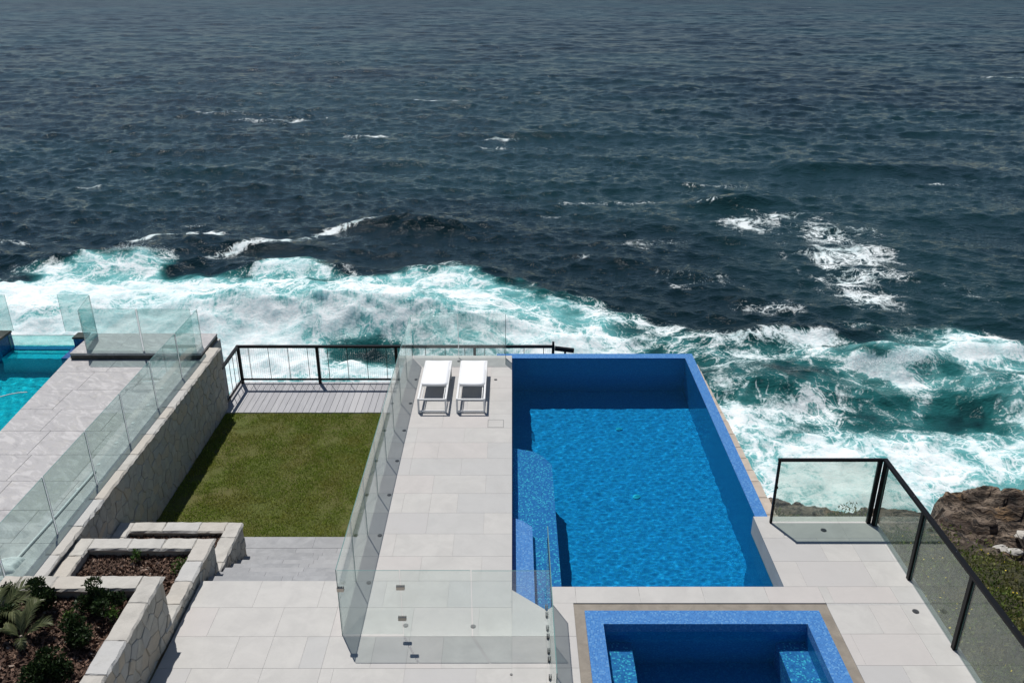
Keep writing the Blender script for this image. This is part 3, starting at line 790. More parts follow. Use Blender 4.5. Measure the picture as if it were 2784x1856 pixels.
def crazy_cladding(y0, y1, z0, z1, xf, parent, seed, size=0.27, stretch=1.25, tilt=0.5):
    """irregular flat stones set on a wall face that looks towards +x"""
    rr = random.Random(seed); pts = []
    ny = max(2, int((y1 - y0) / size)); nz = max(2, int((z1 - z0) / (size * stretch)))
    for i in range(-1, ny + 1):
        for j in range(-1, nz + 1):
            u = y0 + (i + 0.5 + rr.uniform(-0.42, 0.42)) * (y1 - y0) / ny; v = z0 + (j + 0.5 + rr.uniform(-0.42, 0.42)) * (z1 - z0) / nz
            pts.append((u + tilt * (v - z0) * 0.35, v))
    for (u, v) in pts:
        poly = [(y0, z0), (y1, z0), (y1, z1), (y0, z1)]
        for (p, q) in pts:
            if (p, q) == (u, v) or abs(p - u) > 4 * size or abs(q - v) > 4 * size: continue
            nx, nz_ = p - u, q - v; poly = clip(poly, nx, nz_, (p * p + q * q - u * u - v * v) / 2)
            if len(poly) < 3: break
        if len(poly) < 3: continue
        poly = inset(poly, 0.003)
        if not poly or len(poly) < 3: continue
        top = inset(poly, 0.009)
        d = rr.uniform(0.006, 0.024); tl = rr.uniform(-0.02, 0.02)
        if not top or len(top) != len(poly): top = [((y * 0.9 + u * 0.1), (z * 0.9 + v * 0.1)) for y, z in poly]
        n = len(poly)
        vs = [(xf - 0.02, y, z) for y, z in poly] + [(xf + d * 0.6, y, z) for y, z in poly] + [(xf + d + tl * (z - v) + 0.03 * rr.uniform(-0.2, 0.2), y, z) for y, z in top]
        fs = [(k * n + i, k * n + (i + 1) % n, (k + 1) * n + (i + 1) % n, (k + 1) * n + i) for k in range(2) for i in range(n)] + [tuple(2 * n + i for i in range(n))]
        m = MB(); m.add(vs, fs); obj('stone', m, 'cladding', parent)

# tall boundary wall beside the lawn
wall = thing('boundary_wall', 'long sandstone boundary wall clad in irregular stones beside the lawn', 'wall', (-7.41, 13, LAWN))
m = MB(); m.box((-7.52, 6, -1.6), (-7.30, 19.18, 0.28)); obj('core', m, 'mortar', wall)
crazy_cladding(11.6, 19.2, LAWN - 0.04, 0.275, -7.30, wall, 3, 0.205, 1.15, 0.4)
y = 6.0; i = 0
while y < 19.2:
    l = random.uniform(0.42, 0.95); l = min(l, 19.22 - y)
    if 19.22 - y - l < 0.25: l = 19.22 - y
    rough_block('coping_stone', (-7.545, y + 0.003, 0.28), (-7.272, y + l - 0.003, 0.345 + random.uniform(-0.004, 0.004)), wall, 'coping', 100 + i, (3, 7), 0.032); y += l; i += 1

def planter(label, y0, y1, zt, zb, soil_z, seed, near_open=False, coplen=0.55):
    """raised bed of four low walls; zt is the top of its coping"""
    t = thing('planter', label, 'planter', (-6.15, (y0 + y1) / 2, zb), 'stepped stone planters')
    xl, xr, w = -7.27, -5.0, 0.28
    m = MB()
    m.box((xr - w + 0.02, y0, zb), (xr - 0.03, y1 - 0.02, zt - 0.065)); m.box((xl, y0, zb), (xl + w - 0.02, y1 - 0.02, zt - 0.065))
    m.box((xl + w - 0.019, y1 - w + 0.02, zb), (xr - w + 0.019, y1 - 0.02, zt - 0.065))
    obj('core', m, 'mortar', t)
    crazy_cladding(y0, y1 - 0.01, zb, zt - 0.067, xr - 0.03, t, seed, 0.175, 1.1, 0.9)
    rr = random.Random(seed); k = 0
    def run(a, b, axis):
        nonlocal k
        p = a
        while p < b - 0.02:
            l = rr.uniform(0.75, 1.3) * coplen
            if b - p - l < 0.3: l = b - p
            e = (zt - 0.065, zt + rr.uniform(-0.004, 0.004))
            if axis == 'x': rough_block('coping_stone', (p + 0.002, y1 - w, e[0]), (p + l - 0.002, y1, e[1]), t, 'coping', seed * 50 + k, (7, 3), 0.024)
            elif axis == 'r': rough_block('coping_stone', (xr - w, p + 0.002, e[0]), (xr, p + l - 0.002, e[1]), t, 'coping', seed * 50 + k, (3, 7), 0.024)
            else: rough_block('coping_stone', (xl, p + 0.002, e[0]), (xl + w - 0.02, p + l - 0.002, e[1]), t, 'coping', seed * 50 + k, (3, 7), 0.024)
            p += l; k += 1
    run(xl + w - 0.02, xr - w, 'x'); run(y0, y1, 'r'); run(y0, y1, 'l')
    xs = np.linspace(xl + w - 0.03, xr - w + 0.03, 46); ys = np.linspace(y0, y1 - w + 0.03, 46); X, Y = np.meshgrid(xs, ys)
    Z = soil_z + 0.05 * (fbm(X / 0.4, Y / 0.4, seed, 4) - 0.5)
    obj('soil', grid_mesh('soil', X, Y, Z), 'soil', t)
    rng = np.random.default_rng(seed); n = int(1500 * (xs[-1] - xs[0]) * (ys[-1] - ys[0]))
    cx = rng.uniform(xs[0], xs[-1], n); cy = rng.uniform(ys[0], ys[-1], n); cz = soil_z + 0.05 * (fbm(cx / 0.4, cy / 0.4, seed, 4) - 0.5) + rng.uniform(0.0, 0.03, n)
    a = rng.uniform(0, 6.28, n); L = rng.uniform(0.012, 0.035, n); W = L * rng.uniform(0.2, 0.5, n); tl = rng.normal(0, 0.012, n); t2 = rng.normal(0, 0.012, n)
    ca, sa = np.cos(a), np.sin(a)
    Vv = np.stack([np.stack([cx + sx * L * ca - sy * W * sa, cy + sx * L * sa + sy * W * ca, cz + sx * tl + sy * t2], 1) for sx, sy in ((-1, -1), (1, -1), (1, 1), (-1, 1))], 1).reshape(-1, 3)
    o = obj('bark_chips', tri_mesh('bark_chips', Vv, np.arange(4 * n).reshape(n, 4), np.repeat(rng.random(n) ** 1.6, 4)), 'chip', t); o['kind'] = 'stuff'
    return t
planter('lowest sandstone planter next to the lawn, a narrow strip of bark mulch showing', 11.45, 13.03, -0.43, LAWN - 0.02, -0.56, 5)
planter('middle sandstone planter filled with bare brown bark mulch above the steps', 9.5, 11.67, 0.23, -1.0, 0.06, 6)
planter('tallest sandstone planter with palms and dark round shrubs in it', 5.0, 9.74, 1.03, 0.002, 0.84, 7)

def shrub(label, x, y, z, r, h, seed, n=900, mat='shrub', size=0.05, cat='shrub', name='shrub', group='round shrubs in the tallest planter'):
    t = thing(name, label, cat, (x, y, z), group)
    rng = np.random.default_rng(seed)
    lob = rng.normal(size=(9, 3)) * np.array([r * 0.42, r * 0.42, h * 0.22]) + np.array([0, 0, h * 0.55])
    lr = rng.uniform(0.38, 0.62, 9) * r
    k = rng.integers(0, 9, n); d = rng.normal(size=(n, 3)); d /= np.linalg.norm(d, axis=1)[:, None]
    P = lob[k] + d * (lr[k] * rng.uniform(0.5, 1.0, n) ** 0.5)[:, None]; P[:, 2] = np.abs(P[:, 2])
    P += np.array([x, y, z])
    V, F = leaf_cards(P, size, rng, 0.6, 0.55)
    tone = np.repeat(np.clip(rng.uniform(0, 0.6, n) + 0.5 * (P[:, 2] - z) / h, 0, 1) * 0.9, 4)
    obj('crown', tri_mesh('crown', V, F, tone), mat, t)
    s = MB()
    for q in range(6): s.tube([(x, y, z - 0.03), tuple(Vector((x, y, z)) + Vector(lob[q]) * 0.9)], 0.008, 5)
    obj('stem', s, 'dead_stem', t)
    return t
SZ = 0.84
shrub('small dark shrub in the far corner of the tall planter behind the palm fronds', -7.02, 9.36, SZ, 0.15, 0.28, 1, 700)
shrub('dark bushy shrub against the far planter wall, beside the palm fronds', -6.42, 9.2, SZ, 0.20, 0.42, 2, 2000)
shrub('dark bushy shrub nearest the corner of the tall planter', -5.72, 9.2, SZ, 0.21, 0.43, 3, 2200)
shrub('dark round shrub in the middle of the tall planter by its side coping', -5.72, 8.62, SZ, 0.20, 0.36, 4, 1800)
shrub('glossy shrub at the bottom edge of the photo inside the tall planter', -5.80, 7.98, SZ, 0.25, 0.38, 5, 2500)
shrub('dark leafy shrub at the left edge under the large palm frond', -6.85, 8.85, SZ, 0.16, 0.28, 6, 900)
shrub('small bright green weed growing against the middle planter coping', -6.15, 11.28, 0.06, 0.09, 0.30, 7, 160, 'weed', 0.045, 'weed', 'weed', 'weeds in the mulch')
shrub('small leafy weed in the right corner of the middle planter', -5.36, 11.05, 0.06, 0.13, 0.20, 8, 220, 'weed', 0.04, 'weed', 'weed', 'weeds in the mulch')
shrub('low light green weed by the coping of the tall planter near its corner', -5.42, 9.0, SZ, 0.10, 0.20, 9, 130, 'weed', 0.05, 'weed', 'weed', 'weeds in the mulch')
shrub('yellowish green weed between two dark shrubs in the tall planter', -6.02, 9.05, SZ, 0.12, 0.16, 10, 130, 'weed', 0.045, 'weed', 'weed', 'weeds in the mulch')

def palm(label, x, y, z, fronds, seed):
    t = thing('palm', label, 'palm', (x, y, z), 'young palms in the tallest planter')
    rng = np.random.default_rng(seed)
    st = MB(); st.tube([(x, y, z - 0.05), (x, y, z + 0.06), (x, y, z + 0.14)], [0.05, 0.04, 0.015], 8); obj('trunk', st, 'dead_stem', t)
    for az, L, rise, droop in fronds:
        ca, sa = math.cos(R(az)), math.sin(R(az)); pts = []
        for i in range(13):
            u = i / 12; rr_ = L * u * (1 - 0.12 * u); pts.append(Vector((x + ca * rr_, y + sa * rr_, z + 0.08 + rise * math.sin(u * 1.9) - droop * u * u)))
        V = []; F = []; T = []
        sd = Vector((-sa, ca, 0))
        for i in range(36):
            u = 0.16 + 0.84 * i / 35; k = min(int(u * 12), 11); f = u * 12 - k; p = pts[k].lerp(pts[k + 1], f); d = (pts[k + 1] - pts[k]).normalized()
            ll = L * 0.42 * math.sin(math.pi * (0.18 + 0.80 * u)) + 0.03
            for s in (-1, 1):
                dirv = (d * 0.72 + sd * s * 0.62 + Vector((0, 0, 0.22 + rng.normal(0, 0.09)))).normalized(); w = d * 0.009
                tip = p + dirv * ll * rng.uniform(0.85, 1.1) + Vector((0, 0, -0.22 * ll)); mid = p + dirv * ll * 0.5
                b = len(V); V += [p - w * 0.6, mid - w, tip, mid + w, p + w * 0.6]; F.append((b, b + 1, b + 2, b + 3)); F.append((b, b + 3, b + 4, b + 4)); tt = float(np.clip(rng.uniform(0.0, 0.8) + 0.25 * u, 0, 1)); T += [tt] * 5
        m = MB(); m.add(V, [tuple(dict.fromkeys(q)) for q in F])
        m.tube(pts, [0.009 - 0.0065 * i / 12 for i in range(13)], 5)
        o = obj('frond', m, 'frond', t); at = o.data.attributes.new('tone', 'FLOAT', 'POINT'); at.data.foreach_set('value', np.array(T + [0.55] * (len(m.v) - len(T)), np.float32))
palm('small young palm in the middle of the tall planter', -6.45, 8.60, SZ, [(72, 0.44, 0.34, 0.0), (28, 0.42, 0.18, 0.05), (105, 0.28, 0.28, 0.02), (170, 0.30, 0.2, 0.08), (-60, 0.26, 0.16, 0.12)], 31)
palm('larger palm at the left edge of the photo with pale arching fronds', -6.99, 9.02, SZ, [(48, 0.62, 0.36, 0.16), (14, 0.66, 0.34, 0.20), (-22, 0.56, 0.30, 0.2), (-75, 0.6, 0.28, 0.22), (100, 0.4, 0.3, 0.1)], 32)
# ------------------------------------------------------------------ swimming pool
WL = -0.36
def water_sheet(name, poly_x, y0, y1, z, mat, seed, amp, res=0.03, slant=None):
    x0, x1 = poly_x
    nx, ny = int((x1 - x0) / res), int((y1 - y0) / res)
    X, Y = np.meshgrid(np.linspace(0, 1, nx), np.linspace(y0, y1, ny))
    right = x1 if slant is None else slant(Y)
    X = x0 + X * (right - x0)
    Z = np.zeros_like(X); rng = np.random.default_rng(seed)
    for i in range(70):
        L = math.exp(rng.uniform(math.log(0.075), math.log(0.6))); a = rng.uniform(0, 6.283); k = 2 * math.pi / L
        Z += amp * L * rng.uniform(0.4, 1) * np.sin(k * (X * math.cos(a) + Y * math.sin(a)) + rng.uniform(0, 6.28))
    o = struct(name, grid_mesh(name, X, Y, z + Z), mat)
    o.cycles.is_caustics_caster = True
    return o
pool = thing('swimming_pool', 'rectangular infinity pool lined with blue mosaic tiles', 'pool', (2.2, 15, -1.6))
FZ = -2.46; LZ = -0.343
def part(name, b, mat, par, **k): return obj(name, b, mat, par, caustic=True, **k)
part('floor', MB().box((-0.19, 10.1, FZ - 0.3), (4.75, 20.3, FZ)), 'mosaic_floor_lit', pool)
part('wall', MB().box((-0.195, 10.645, FZ), (0.0, 19.469, -0.031)), 'mosaic', pool)
part('wall', MB().prism([(-0.19, 10.63), (0.0, 10.63), (0.545, 10.155), (0.545, 10.12), (-0.19, 10.12)], FZ, -0.031), 'mosaic', pool)
part('wall', MB().prism([(0.546, 10.12), (0.60, 10.12), (0.60, 10.53), (4.325, 10.53), (4.325, 10.728), (0.546, 10.728)], FZ, -0.031), 'mosaic', pool)
part('wall', MB().box((4.335, 10.54, FZ), (4.556, 12.62, -0.38)), 'mosaic', pool)
part('ledge', MB().box((4.525, 12.621, FZ), (4.757, 20.05, LZ)), 'mosaic', pool)
part('ledge', MB().prism([(-0.40, 19.48), (0.0, 19.48), (0.0, 20.051), (4.757, 20.051), (4.757, 20.33), (-0.40, 20.33)], FZ, LZ + 0.0005), 'mosaic', pool)
part('upstand', MB().box((4.328, 10.731, -0.40), (4.557, 12.618, -0.031)), 'limestone', pool)
bench = [(0.001, 10.625), (0.545, 10.15), (0.545, 10.727), (0.83, 10.727), (0.83, 15.08), (0.66, 15.42), (0.46, 15.62), (0.001, 15.77)]
part('bench', MB().prism(bench, FZ, -0.60), 'mosaic_bench_lit', pool)
part('step', MB().prism([(0.002, 10.62), (0.37, 10.305), (0.37, 12.72), (0.20, 12.92), (0.002, 13.02)], -0.60, -0.318), 'mosaic', pool)
for (x, y) in ((2.63, 18.15), (2.70, 15.39)):
    d = MB(); d.tube([(x, y, FZ), (x, y, FZ + 0.025)], 0.08, 18); part('drain_cover', d, 'drain', pool)
water_sheet('pool_water', (0.0, 4.53), 10.14, 20.06, WL, 'pool_water', 4, 0.00042, 0.02, slant=lambda Y: np.where(Y < 10.69, 0.55, np.where(Y < 12.6, 4.336, 4.53)))
# weathered stone ledge down the seaward side of the pool
ledge = thing('stone_ledge', 'narrow ledge of tan stone blocks along the seaward side of the pool', 'wall', (4.85, 15.5, -4))
m = MB(); m.prism([(4.759, 12.64), (4.97, 12.64), (4.79, 19.8), (4.759, 19.8)], -5.8, -0.46); obj('core', m, 'mortar', ledge)
y = 12.64; i = 0
while y < 19.5:
    l = random.uniform(0.35, 0.6); xa = 4.985 - 0.19 * (y - 12.64) / 7.1
    rough_block('coping_stone', (4.761, y + 0.003, -0.46), (xa, min(y + l, 19.8) - 0.003, -0.39), ledge, 'tan_stone', 700 + i, (2, 3), 0.012); y += l; i += 1

# ------------------------------------------------------------------ spa
spa = thing('spa_pool', 'square spa pool with a blue mosaic rim and sunken benches', 'spa', (2.9, 8, -1.3))
SF = -1.15
part('floor', MB().box((1.11, 5.5, SF - 0.2), (4.69, 10.17, SF)), 'mosaic', spa)
for a, b in (((1.11, 5.5, SF), (1.37, 10.175, 0.008)), ((4.43, 5.5, SF), (4.695, 10.175, 0.008)), ((1.3701, 9.885, SF), (4.4299, 10.175, 0.0083))):
    part('rim', MB().box(a, b), 'mosaic', spa)
for a, b in (((1.3705, 5.5, SF), (1.80, 9.884, -0.50)), ((4.0, 5.5, SF), (4.4295, 9.884, -0.50))):
    part('bench', MB().box(a, b), 'mosaic_bench_lit', spa)
water_sheet('spa_water', (1.37, 4.43), 5.6, 9.885, -0.14, 'pool_water', 9, 0.0007, 0.02)
gut = MB(); gut.box((0.945, 5.5, -0.3), (1.109, 10.355, -0.018)); gut.box((4.697, 5.5, -0.3), (4.865, 10.355, -0.018)); gut.box((1.1091, 10.177, -0.3), (4.6969, 10.355, -0.018))
obj('gutter', gut, 'gutter_stone', spa)

# ------------------------------------------------------------------ frameless glass fences
def pane_mesh(b, p, q, z0, z1, th=0.012):
    p = Vector((p[0], p[1], 0)); q = Vector((q[0], q[1], 0)); d = (q - p).normalized(); s = Vector((-d.y, d.x, 0)) * th / 2
    vs = [v + Vector((0, 0, z)) for z in (z0, z1) for v in (p - s, q - s, q + s, p + s)]
    b.add(vs, [(0, 1, 5, 4), (2, 3, 7, 6), (0, 3, 2, 1)], 0)
    b.add(vs, [(1, 2, 6, 5), (3, 0, 4, 7)], 1)
    b.add([v + Vector((0, 0, 0.0006)) for v in vs[4:]], [(0, 1, 2, 3)], 1)
    b.add(vs[4:], [(0, 1, 2, 3)], 0)
    return b
def pane(par, p, q, z0, z1, name='pane', mat='glass', th=0.012):
    return obj(name, pane_mesh(MB(), p, q, z0, z1, th), [mat, 'glass_edge'], par)
def fence(label, line, zb, h, par=None, gap=0.009, glint_strip=False, mat='glass'):
    t = par or thing('glass_fence', label, 'fence', (line[0][0], line[0][1], zb), 'frameless glass fences')
    for p, q in zip(line, line[1:]):
        p = Vector(p); q = Vector(q); d = (q - p).normalized() * gap / 2
        pane(t, p + d, q - d, zb, zb + h, 'pane', mat)
    if glint_strip:
        for p, q, r_ in zip(line, line[1:], line[2:]):
            dd = (Vector(r_) - Vector(p)).normalized() * gap * 0.42; c = Vector(q); n_ = Vector((-dd.y, dd.x)).normalized() * 0.004
            obj('glint_strip', MB().prism([tuple(c - dd - n_), tuple(c + dd - n_), tuple(c + dd + n_), tuple(c - dd + n_)], zb, zb + h), 'edge_glint', t)  # strip added at the joint for the bright line of lit glass edges
    return t
XS = -2.50
fy = [19.32, 18.10, 16.87, 15.66, 14.47, 13.28, 12.05, 10.85, 9.655]
side = fence('long frameless glass fence between the sun deck and the lawn', [(XS, y) for y in fy], -0.004, 1.2)
far = fence('frameless glass fence at the sea end of the deck behind the loungers', [(XS + 0.02, 19.335), (-1.34, 19.335), (-0.17, 19.335)], -0.004, 1.2, gap=0.022, glint_strip=True)
pane(far, (-0.16, 19.33), (-0.16, 19.322), 0.0, 1.19)
stub = MB(); pane_mesh(stub, (-0.155, 19.30), (-0.155, 18.95), -0.004, 1.2)
front = fence('frameless glass fence with a hinged gate across the front of the sun deck', [(-0.575, 9.64), (0.53, 9.64)], -0.004, 1.2)
pane(front, (-1.585, 9.64), (-0.59, 9.64), -0.004, 1.2)
pane(front, (XS + 0.02, 9.64), (-1.60, 9.64), 0.045, 1.2, 'gate')
def clamp(par, x, y, z, w=0.055, h=0.065, mat='steel', name='hinge'):
    b = MB()
    for s in (-1, 1):
        b.slab((x - w - 0.004, y - 0.012 - 0.006 * (1 - s), z - h / 2), (x + w + 0.004, y + 0.012 + 0.006 * (1 + s), z + h / 2), 0.008)
    o = obj(name, b, mat, par)
    obj('pin', MB().tube([(x, y - 0.026, z - h / 2 - 0.008), (x, y - 0.026, z + h / 2 + 0.012)], 0.016, 10), 'dark_steel', o)
    return o
clamp(front, -1.595, 9.64, 0.90); clamp(front, -1.597, 9.64, 0.34)
clamp(front, -2.455, 9.64, 0.87, 0.045, 0.07, 'steel', 'latch')
perp = fence('frameless glass fence beside the spa, seen edge on', [(0.535, 10.50), (0.535, 9.02), (0.535, 7.6)], 0.0, 1.33)
for y in (10.22, 10.05, 9.77, 9.60, 9.31, 9.15, 8.82, 8.66):
    b = MB(); b.slab((0.508, y - 0.022, 0.0), (0.525, y + 0.022, 0.075), 0.004); b.slab((0.545, y - 0.022, 0.0), (0.562, y + 0.022, 0.075), 0.004); obj('base_clamp', b, 'dark_steel', perp)
# glass return beside the pool, at the end of the sun deck
ret = thing('glass_return', 'short glass return panel beside the far corner of the pool', 'fence', (-0.155, 19, 0), 'frameless glass fences')
obj('pane', stub, ['glass', 'glass_edge'], ret)

# ------------------------------------------------------------------ black framed balustrade on the right
bal = thing('balustrade', 'black framed glass balustrade round the right hand terrace', 'balustrade', (6.38, 10, 0))
BT = 1.30
for (x, y, w) in ((4.585, 12.42, 0.04), (6.31, 12.42, 0.065), (6.39, 12.35, 0.075), (6.39, 10.91, 0.072), (6.39, 9.39, 0.072), (6.39, 7.87, 0.072)):
    po = obj('post', MB().box((x - w / 2, y - w / 2, 0.001), (x + w / 2, y + w / 2, BT - 0.026)), 'black_metal', bal)
    obj('foot_plate', MB().slab((x - w / 2 - 0.02, y - w / 2 - 0.02, 0.0005), (x + w / 2 + 0.02, y + w / 2 + 0.02, 0.012), 0.003), 'black_metal', po)
obj('top_rail', MB().slab((4.56, 12.39, BT - 0.025), (6.349, 12.45, BT + 0.02), 0.006), 'black_metal', bal)
obj('top_rail', MB().slab((6.35, 6.5, BT - 0.025), (6.43, 12.44, BT + 0.022), 0.006), 'black_metal', bal)
for p, q in (((4.61, 12.42), (6.27, 12.42)), ((6.39, 12.30), (6.39, 10.955)), ((6.39, 10.865), (6.39, 9.435)), ((6.39, 9.345), (6.39, 7.91))):
    pane(bal, p, q, 0.03, BT - 0.03, 'pane', 'glass_grey', 0.012)
for (x, y, z) in ((4.585, 12.40, 0.75), (6.31, 12.40, 0.75), (6.31, 12.40, 0.25)):
    obj('bracket', MB().slab((x - 0.03, y - 0.012, z - 0.02), (x + 0.03, y + 0.012, z + 0.02), 0.004), 'black_metal', bal)
for y in (8.4, 9.9, 11.3): obj('rail_screw', MB().tube([(6.39, y, BT + 0.0215), (6.39, y, BT + 0.026)], 0.008, 8), 'steel', bal)

# ------------------------------------------------------------------ steel railing of the timber deck
rail = thing('deck_railing', 'black steel railing with thin uprights round the timber deck', 'railing', (-3, 20.62, LAWN))
RY = 20.62; RT = LAWN + 1.10
px = [-7.33, -5.22, -3.11, -1.0, 1.10]
for x in px: obj('post', MB().box((x - 0.036, RY - 0.036, LAWN), (x + 0.036, RY + 0.036, RT - 0.032)), 'black_metal', rail)
obj('post', MB().box((1.07, RY - 0.032, RT + 0.03), (1.13, RY + 0.032, RT + 0.13)), 'black_metal', rail)
obj('top_rail', MB().slab((-7.38, RY - 0.05, RT - 0.03), (1.14, RY + 0.04, RT + 0.03), 0.006), 'black_metal', rail)
obj('top_rail', MB().slab((-7.375, 19.25, RT - 0.029), (-7.295, RY - 0.051, RT + 0.029), 0.006), 'black_metal', rail)
obj('bottom_rail', MB().slab((-7.30, RY - 0.022, LAWN + 0.10), (1.07, RY + 0.022, LAWN + 0.145), 0.004), 'black_metal', rail)
obj('bottom_rail', MB().slab((-7.357, 19.25, LAWN + 0.10), (-7.313, RY - 0.031, LAWN + 0.145), 0.004), 'black_metal', rail)
for bay in range(4):
    for k in range(4):
        x = px[bay] + 0.27 + 0.545 * k - 0.02 * k
        obj('upright', MB().tube([(x, RY, LAWN + 0.14), (x, RY, RT - 0.03)], 0.0085, 6), 'black_metal', rail)
for y in (20.42, 20.12, 19.82, 19.5): obj('upright', MB().tube([(-7.335, y, LAWN + 0.14), (-7.335, y, RT - 0.029)], 0.0085, 6), 'black_metal', rail)
wm = MB(); x = -7.25
while x < 1.05:
    wm.bar((x, RY + 0.004, LAWN + 0.14), (x, RY + 0.004, RT - 0.03), 0.0032); x += 0.055
o = obj('wires', wm, 'wire', rail); o['kind'] = 'stuff'
hr = thing('stair_handrail', 'low black handrail going down behind the far pool wall', 'handrail', (1.4, 20.7, LAWN))
obj('rail', MB().bar((1.15, 20.66, -0.335), (1.66, 20.66, -0.40), 0.10, 0.10), 'black_metal', hr)
obj('post', MB().box((1.40, 20.63, LAWN), (1.45, 20.69, -0.38)), 'black_metal', hr)

# ------------------------------------------------------------------ sun loungers
def lounger(x0, label):
    t = thing('sun_lounger', label, 'sun lounger', (x0 + 0.32, 17.4, 0), 'white sun loungers on the deck')
    x1 = x0 + 0.64; y0, y1, ym = 16.45, 18.42, 17.18; z = 0.33; s = 0.040
    for x in (x0 + s / 2, x1 - s / 2):
        obj('side_rail', MB().bar((x, y0, z), (x, y1, z), s, 0.045), 'white_metal', t)
    for y in (y0 + s / 2, y1 - s / 2, ym - 0.01):
        obj('cross_bar', MB().bar((x0 + s, y, z - 0.004), (x1 - s, y, z - 0.004), s * 0.9, 0.036), 'white_metal', t)
    for y in (y0 + 0.02, y1 - 0.26):
        for x in (x0 + s / 2, x1 - s / 2):
            lg = obj('leg', MB().bar((x, y, 0.0), (x, y, z - 0.0225), s, s * 1.1), 'white_metal', t)
            obj('foot_cap', MB().box((x - 0.024, y - 0.025, 0.0005), (x + 0.024, y + 0.025, 0.012)), 'dark_steel', lg)
        obj('stretcher', MB().bar((x0 + s, y, 0.035), (x1 - s, y, 0.035), s * 0.8), 'white_metal', t)
    # backrest folded flat below the rails, its frame showing through the open end
    bf = MB(); bf.tube([(x0 + 0.075, ym - 0.03, z - 0.045), (x0 + 0.075, y0 + 0.11, z - 0.05), (x1 - 0.075, y0 + 0.11, z - 0.05), (x1 - 0.075, ym - 0.03, z - 0.045)], 0.012, 6); obj('backrest_frame', bf, 'white_metal', t)
    n = 7
    X, Y = np.meshgrid(np.linspace(x0 + 0.022, x1 - 0.022, n), np.linspace(ym - 0.02, y1 + 0.004, 14))
    u = (X - x0) / (x1 - x0); Z = z + 0.026 - 0.010 * np.sin(np.pi * u) + 0.004 * np.sin((Y - ym) * 5)
    f = obj('sling', grid_mesh('sling', X, Y, Z), 'fabric', t)
    md = f.modifiers.new('thick', 'SOLIDIFY'); md.thickness = 0.004
    obj('seam', MB().bar((x0 + 0.07, ym, z + 0.0262), (x0 + 0.07, y1, z + 0.0262), 0.008, 0.004).bar((x1 - 0.07, ym, z + 0.0262), (x1 - 0.07, y1, z + 0.0262), 0.008, 0.004), 'white_metal', f)
lounger(-2.08, 'white sling sun lounger next to the glass side fence')
lounger(-1.23, 'white sling sun lounger nearer the swimming pool')

# ------------------------------------------------------------------ small fittings in the paving
def disc(label, x, y, z, r=0.04, mat='dark_steel', name='deck_light', cat='light', group='round fittings in the paving'):
    t = thing(name, label, cat, (x, y, z), group)
    obj('ring', MB().tube([(x, y, z - 0.01), (x, y, z + 0.006)], r, 18), mat, t)
    obj('lens', MB().tube([(x, y, z + 0.0055), (x, y, z + 0.009)], r * 0.62, 14), 'dark_steel' if mat != 'lens' else 'lens', t)
ORD = ('first', 'second', 'third', 'fourth', 'fifth', 'sixth', 'seventh', 'eighth')
for w_, y in zip(ORD, (18.11, 16.90, 15.68, 14.47, 13.28, 12.05, 10.82)):
    disc('dark round fitting beside the glass side fence, %s from the sea end' % w_, -2.29, y, 0.0)
disc('small dark round fitting behind the loungers at the glass end fence', -1.33, 19.13, 0.0)
disc('small dark round fitting between the right lounger and the pool', -0.39, 18.10, 0.0)
disc('small round fitting inside the gate hinges at the front fence', -1.59, 9.86, 0.0)
disc('small round fitting at the second joint of the front fence', -0.58, 9.84, 0.0)
disc('tiny dark fitting in the paving at the bottom edge left of the spa fence', -0.01, 8.90, 0.0, 0.02)
disc('dark round fitting inside the far balustrade panel', 5.45, 12.20, 0.0, 0.05)
disc('round fitting beside the balustrade near its second post', 6.17, 10.16, 0.0, 0.05)
hatch = thing('access_hatch', 'square access cover set in the paving beside the pool', 'cover', (-0.35, 15.98, 0))
b = MB()
for a, c in (((-0.522, 15.81, -0.01), (-0.182, 15.817, 0.0022)), ((-0.522, 16.143, -0.01), (-0.182, 16.15, 0.0022)), ((-0.522, 15.8171, -0.01), (-0.515, 16.1429, 0.0022)), ((-0.189, 15.8171, -0.01), (-0.182, 16.1429, 0.0022))): b.box(a, c)
obj('frame', b, 'dark_steel', hatch)
obj('lid', MB().slab((-0.513, 15.819, -0.01), (-0.191, 16.141, 0.0016), 0.001), 'limestone', hatch)

# ------------------------------------------------------------------ the neighbour's terrace and pool
NZ = 0.25
def nedge(y): return -10.57 - 0.083 * (y - 15.23)
nb = MB(); nb.prism([(nedge(3) , 3), (-7.53, 3), (-7.53, 20.0), (nedge(18.85), 20.0), (nedge(18.85), 18.85)], -5.5, NZ - 0.012)
nterr = struct('neighbour_terrace', nb, 'grout')
rr = random.Random(4); y = 5.0
while y < 18.8:
    y2 = min(y + 0.93, 18.84); c = -7.535; k = 0
    while True:
        w = 1.25 if k else rr.uniform(0.5, 1.25)
        c2 = c - w; last = c2 < nedge(y2) + 0.35
        a0, a1 = (nedge(y), nedge(y2)) if last else (c2, c2)
        g = 0.003
        m = MB(); m.prism_rings([([(a0 + g, y + g), (c - g, y + g), (c - g, y2 - g), (a1 + g, y2 - g)], NZ - 0.03), ([(a0 + g, y + g), (c - g, y + g), (c - g, y2 - g), (a1 + g, y2 - g)], NZ - 0.003 + rr.uniform(-0.001, 0.001)), ([(a0 + 2 * g, y + 2 * g), (c - 2 * g, y + 2 * g), (c - 2 * g, y2 - 2 * g), (a1 + 2 * g, y2 - 2 * g)], NZ + rr.uniform(-0.001, 0.001))])
        obj('paver', m, 'slate', nterr)
        c = c2; k += 1
        if last: break
    y = y2
npool = thing('neighbour_pool', 'turquoise lap pool of the neighbouring house at the left edge', 'pool', (-12, 15, -1.2))
NW = 0.19; NF = -1.15
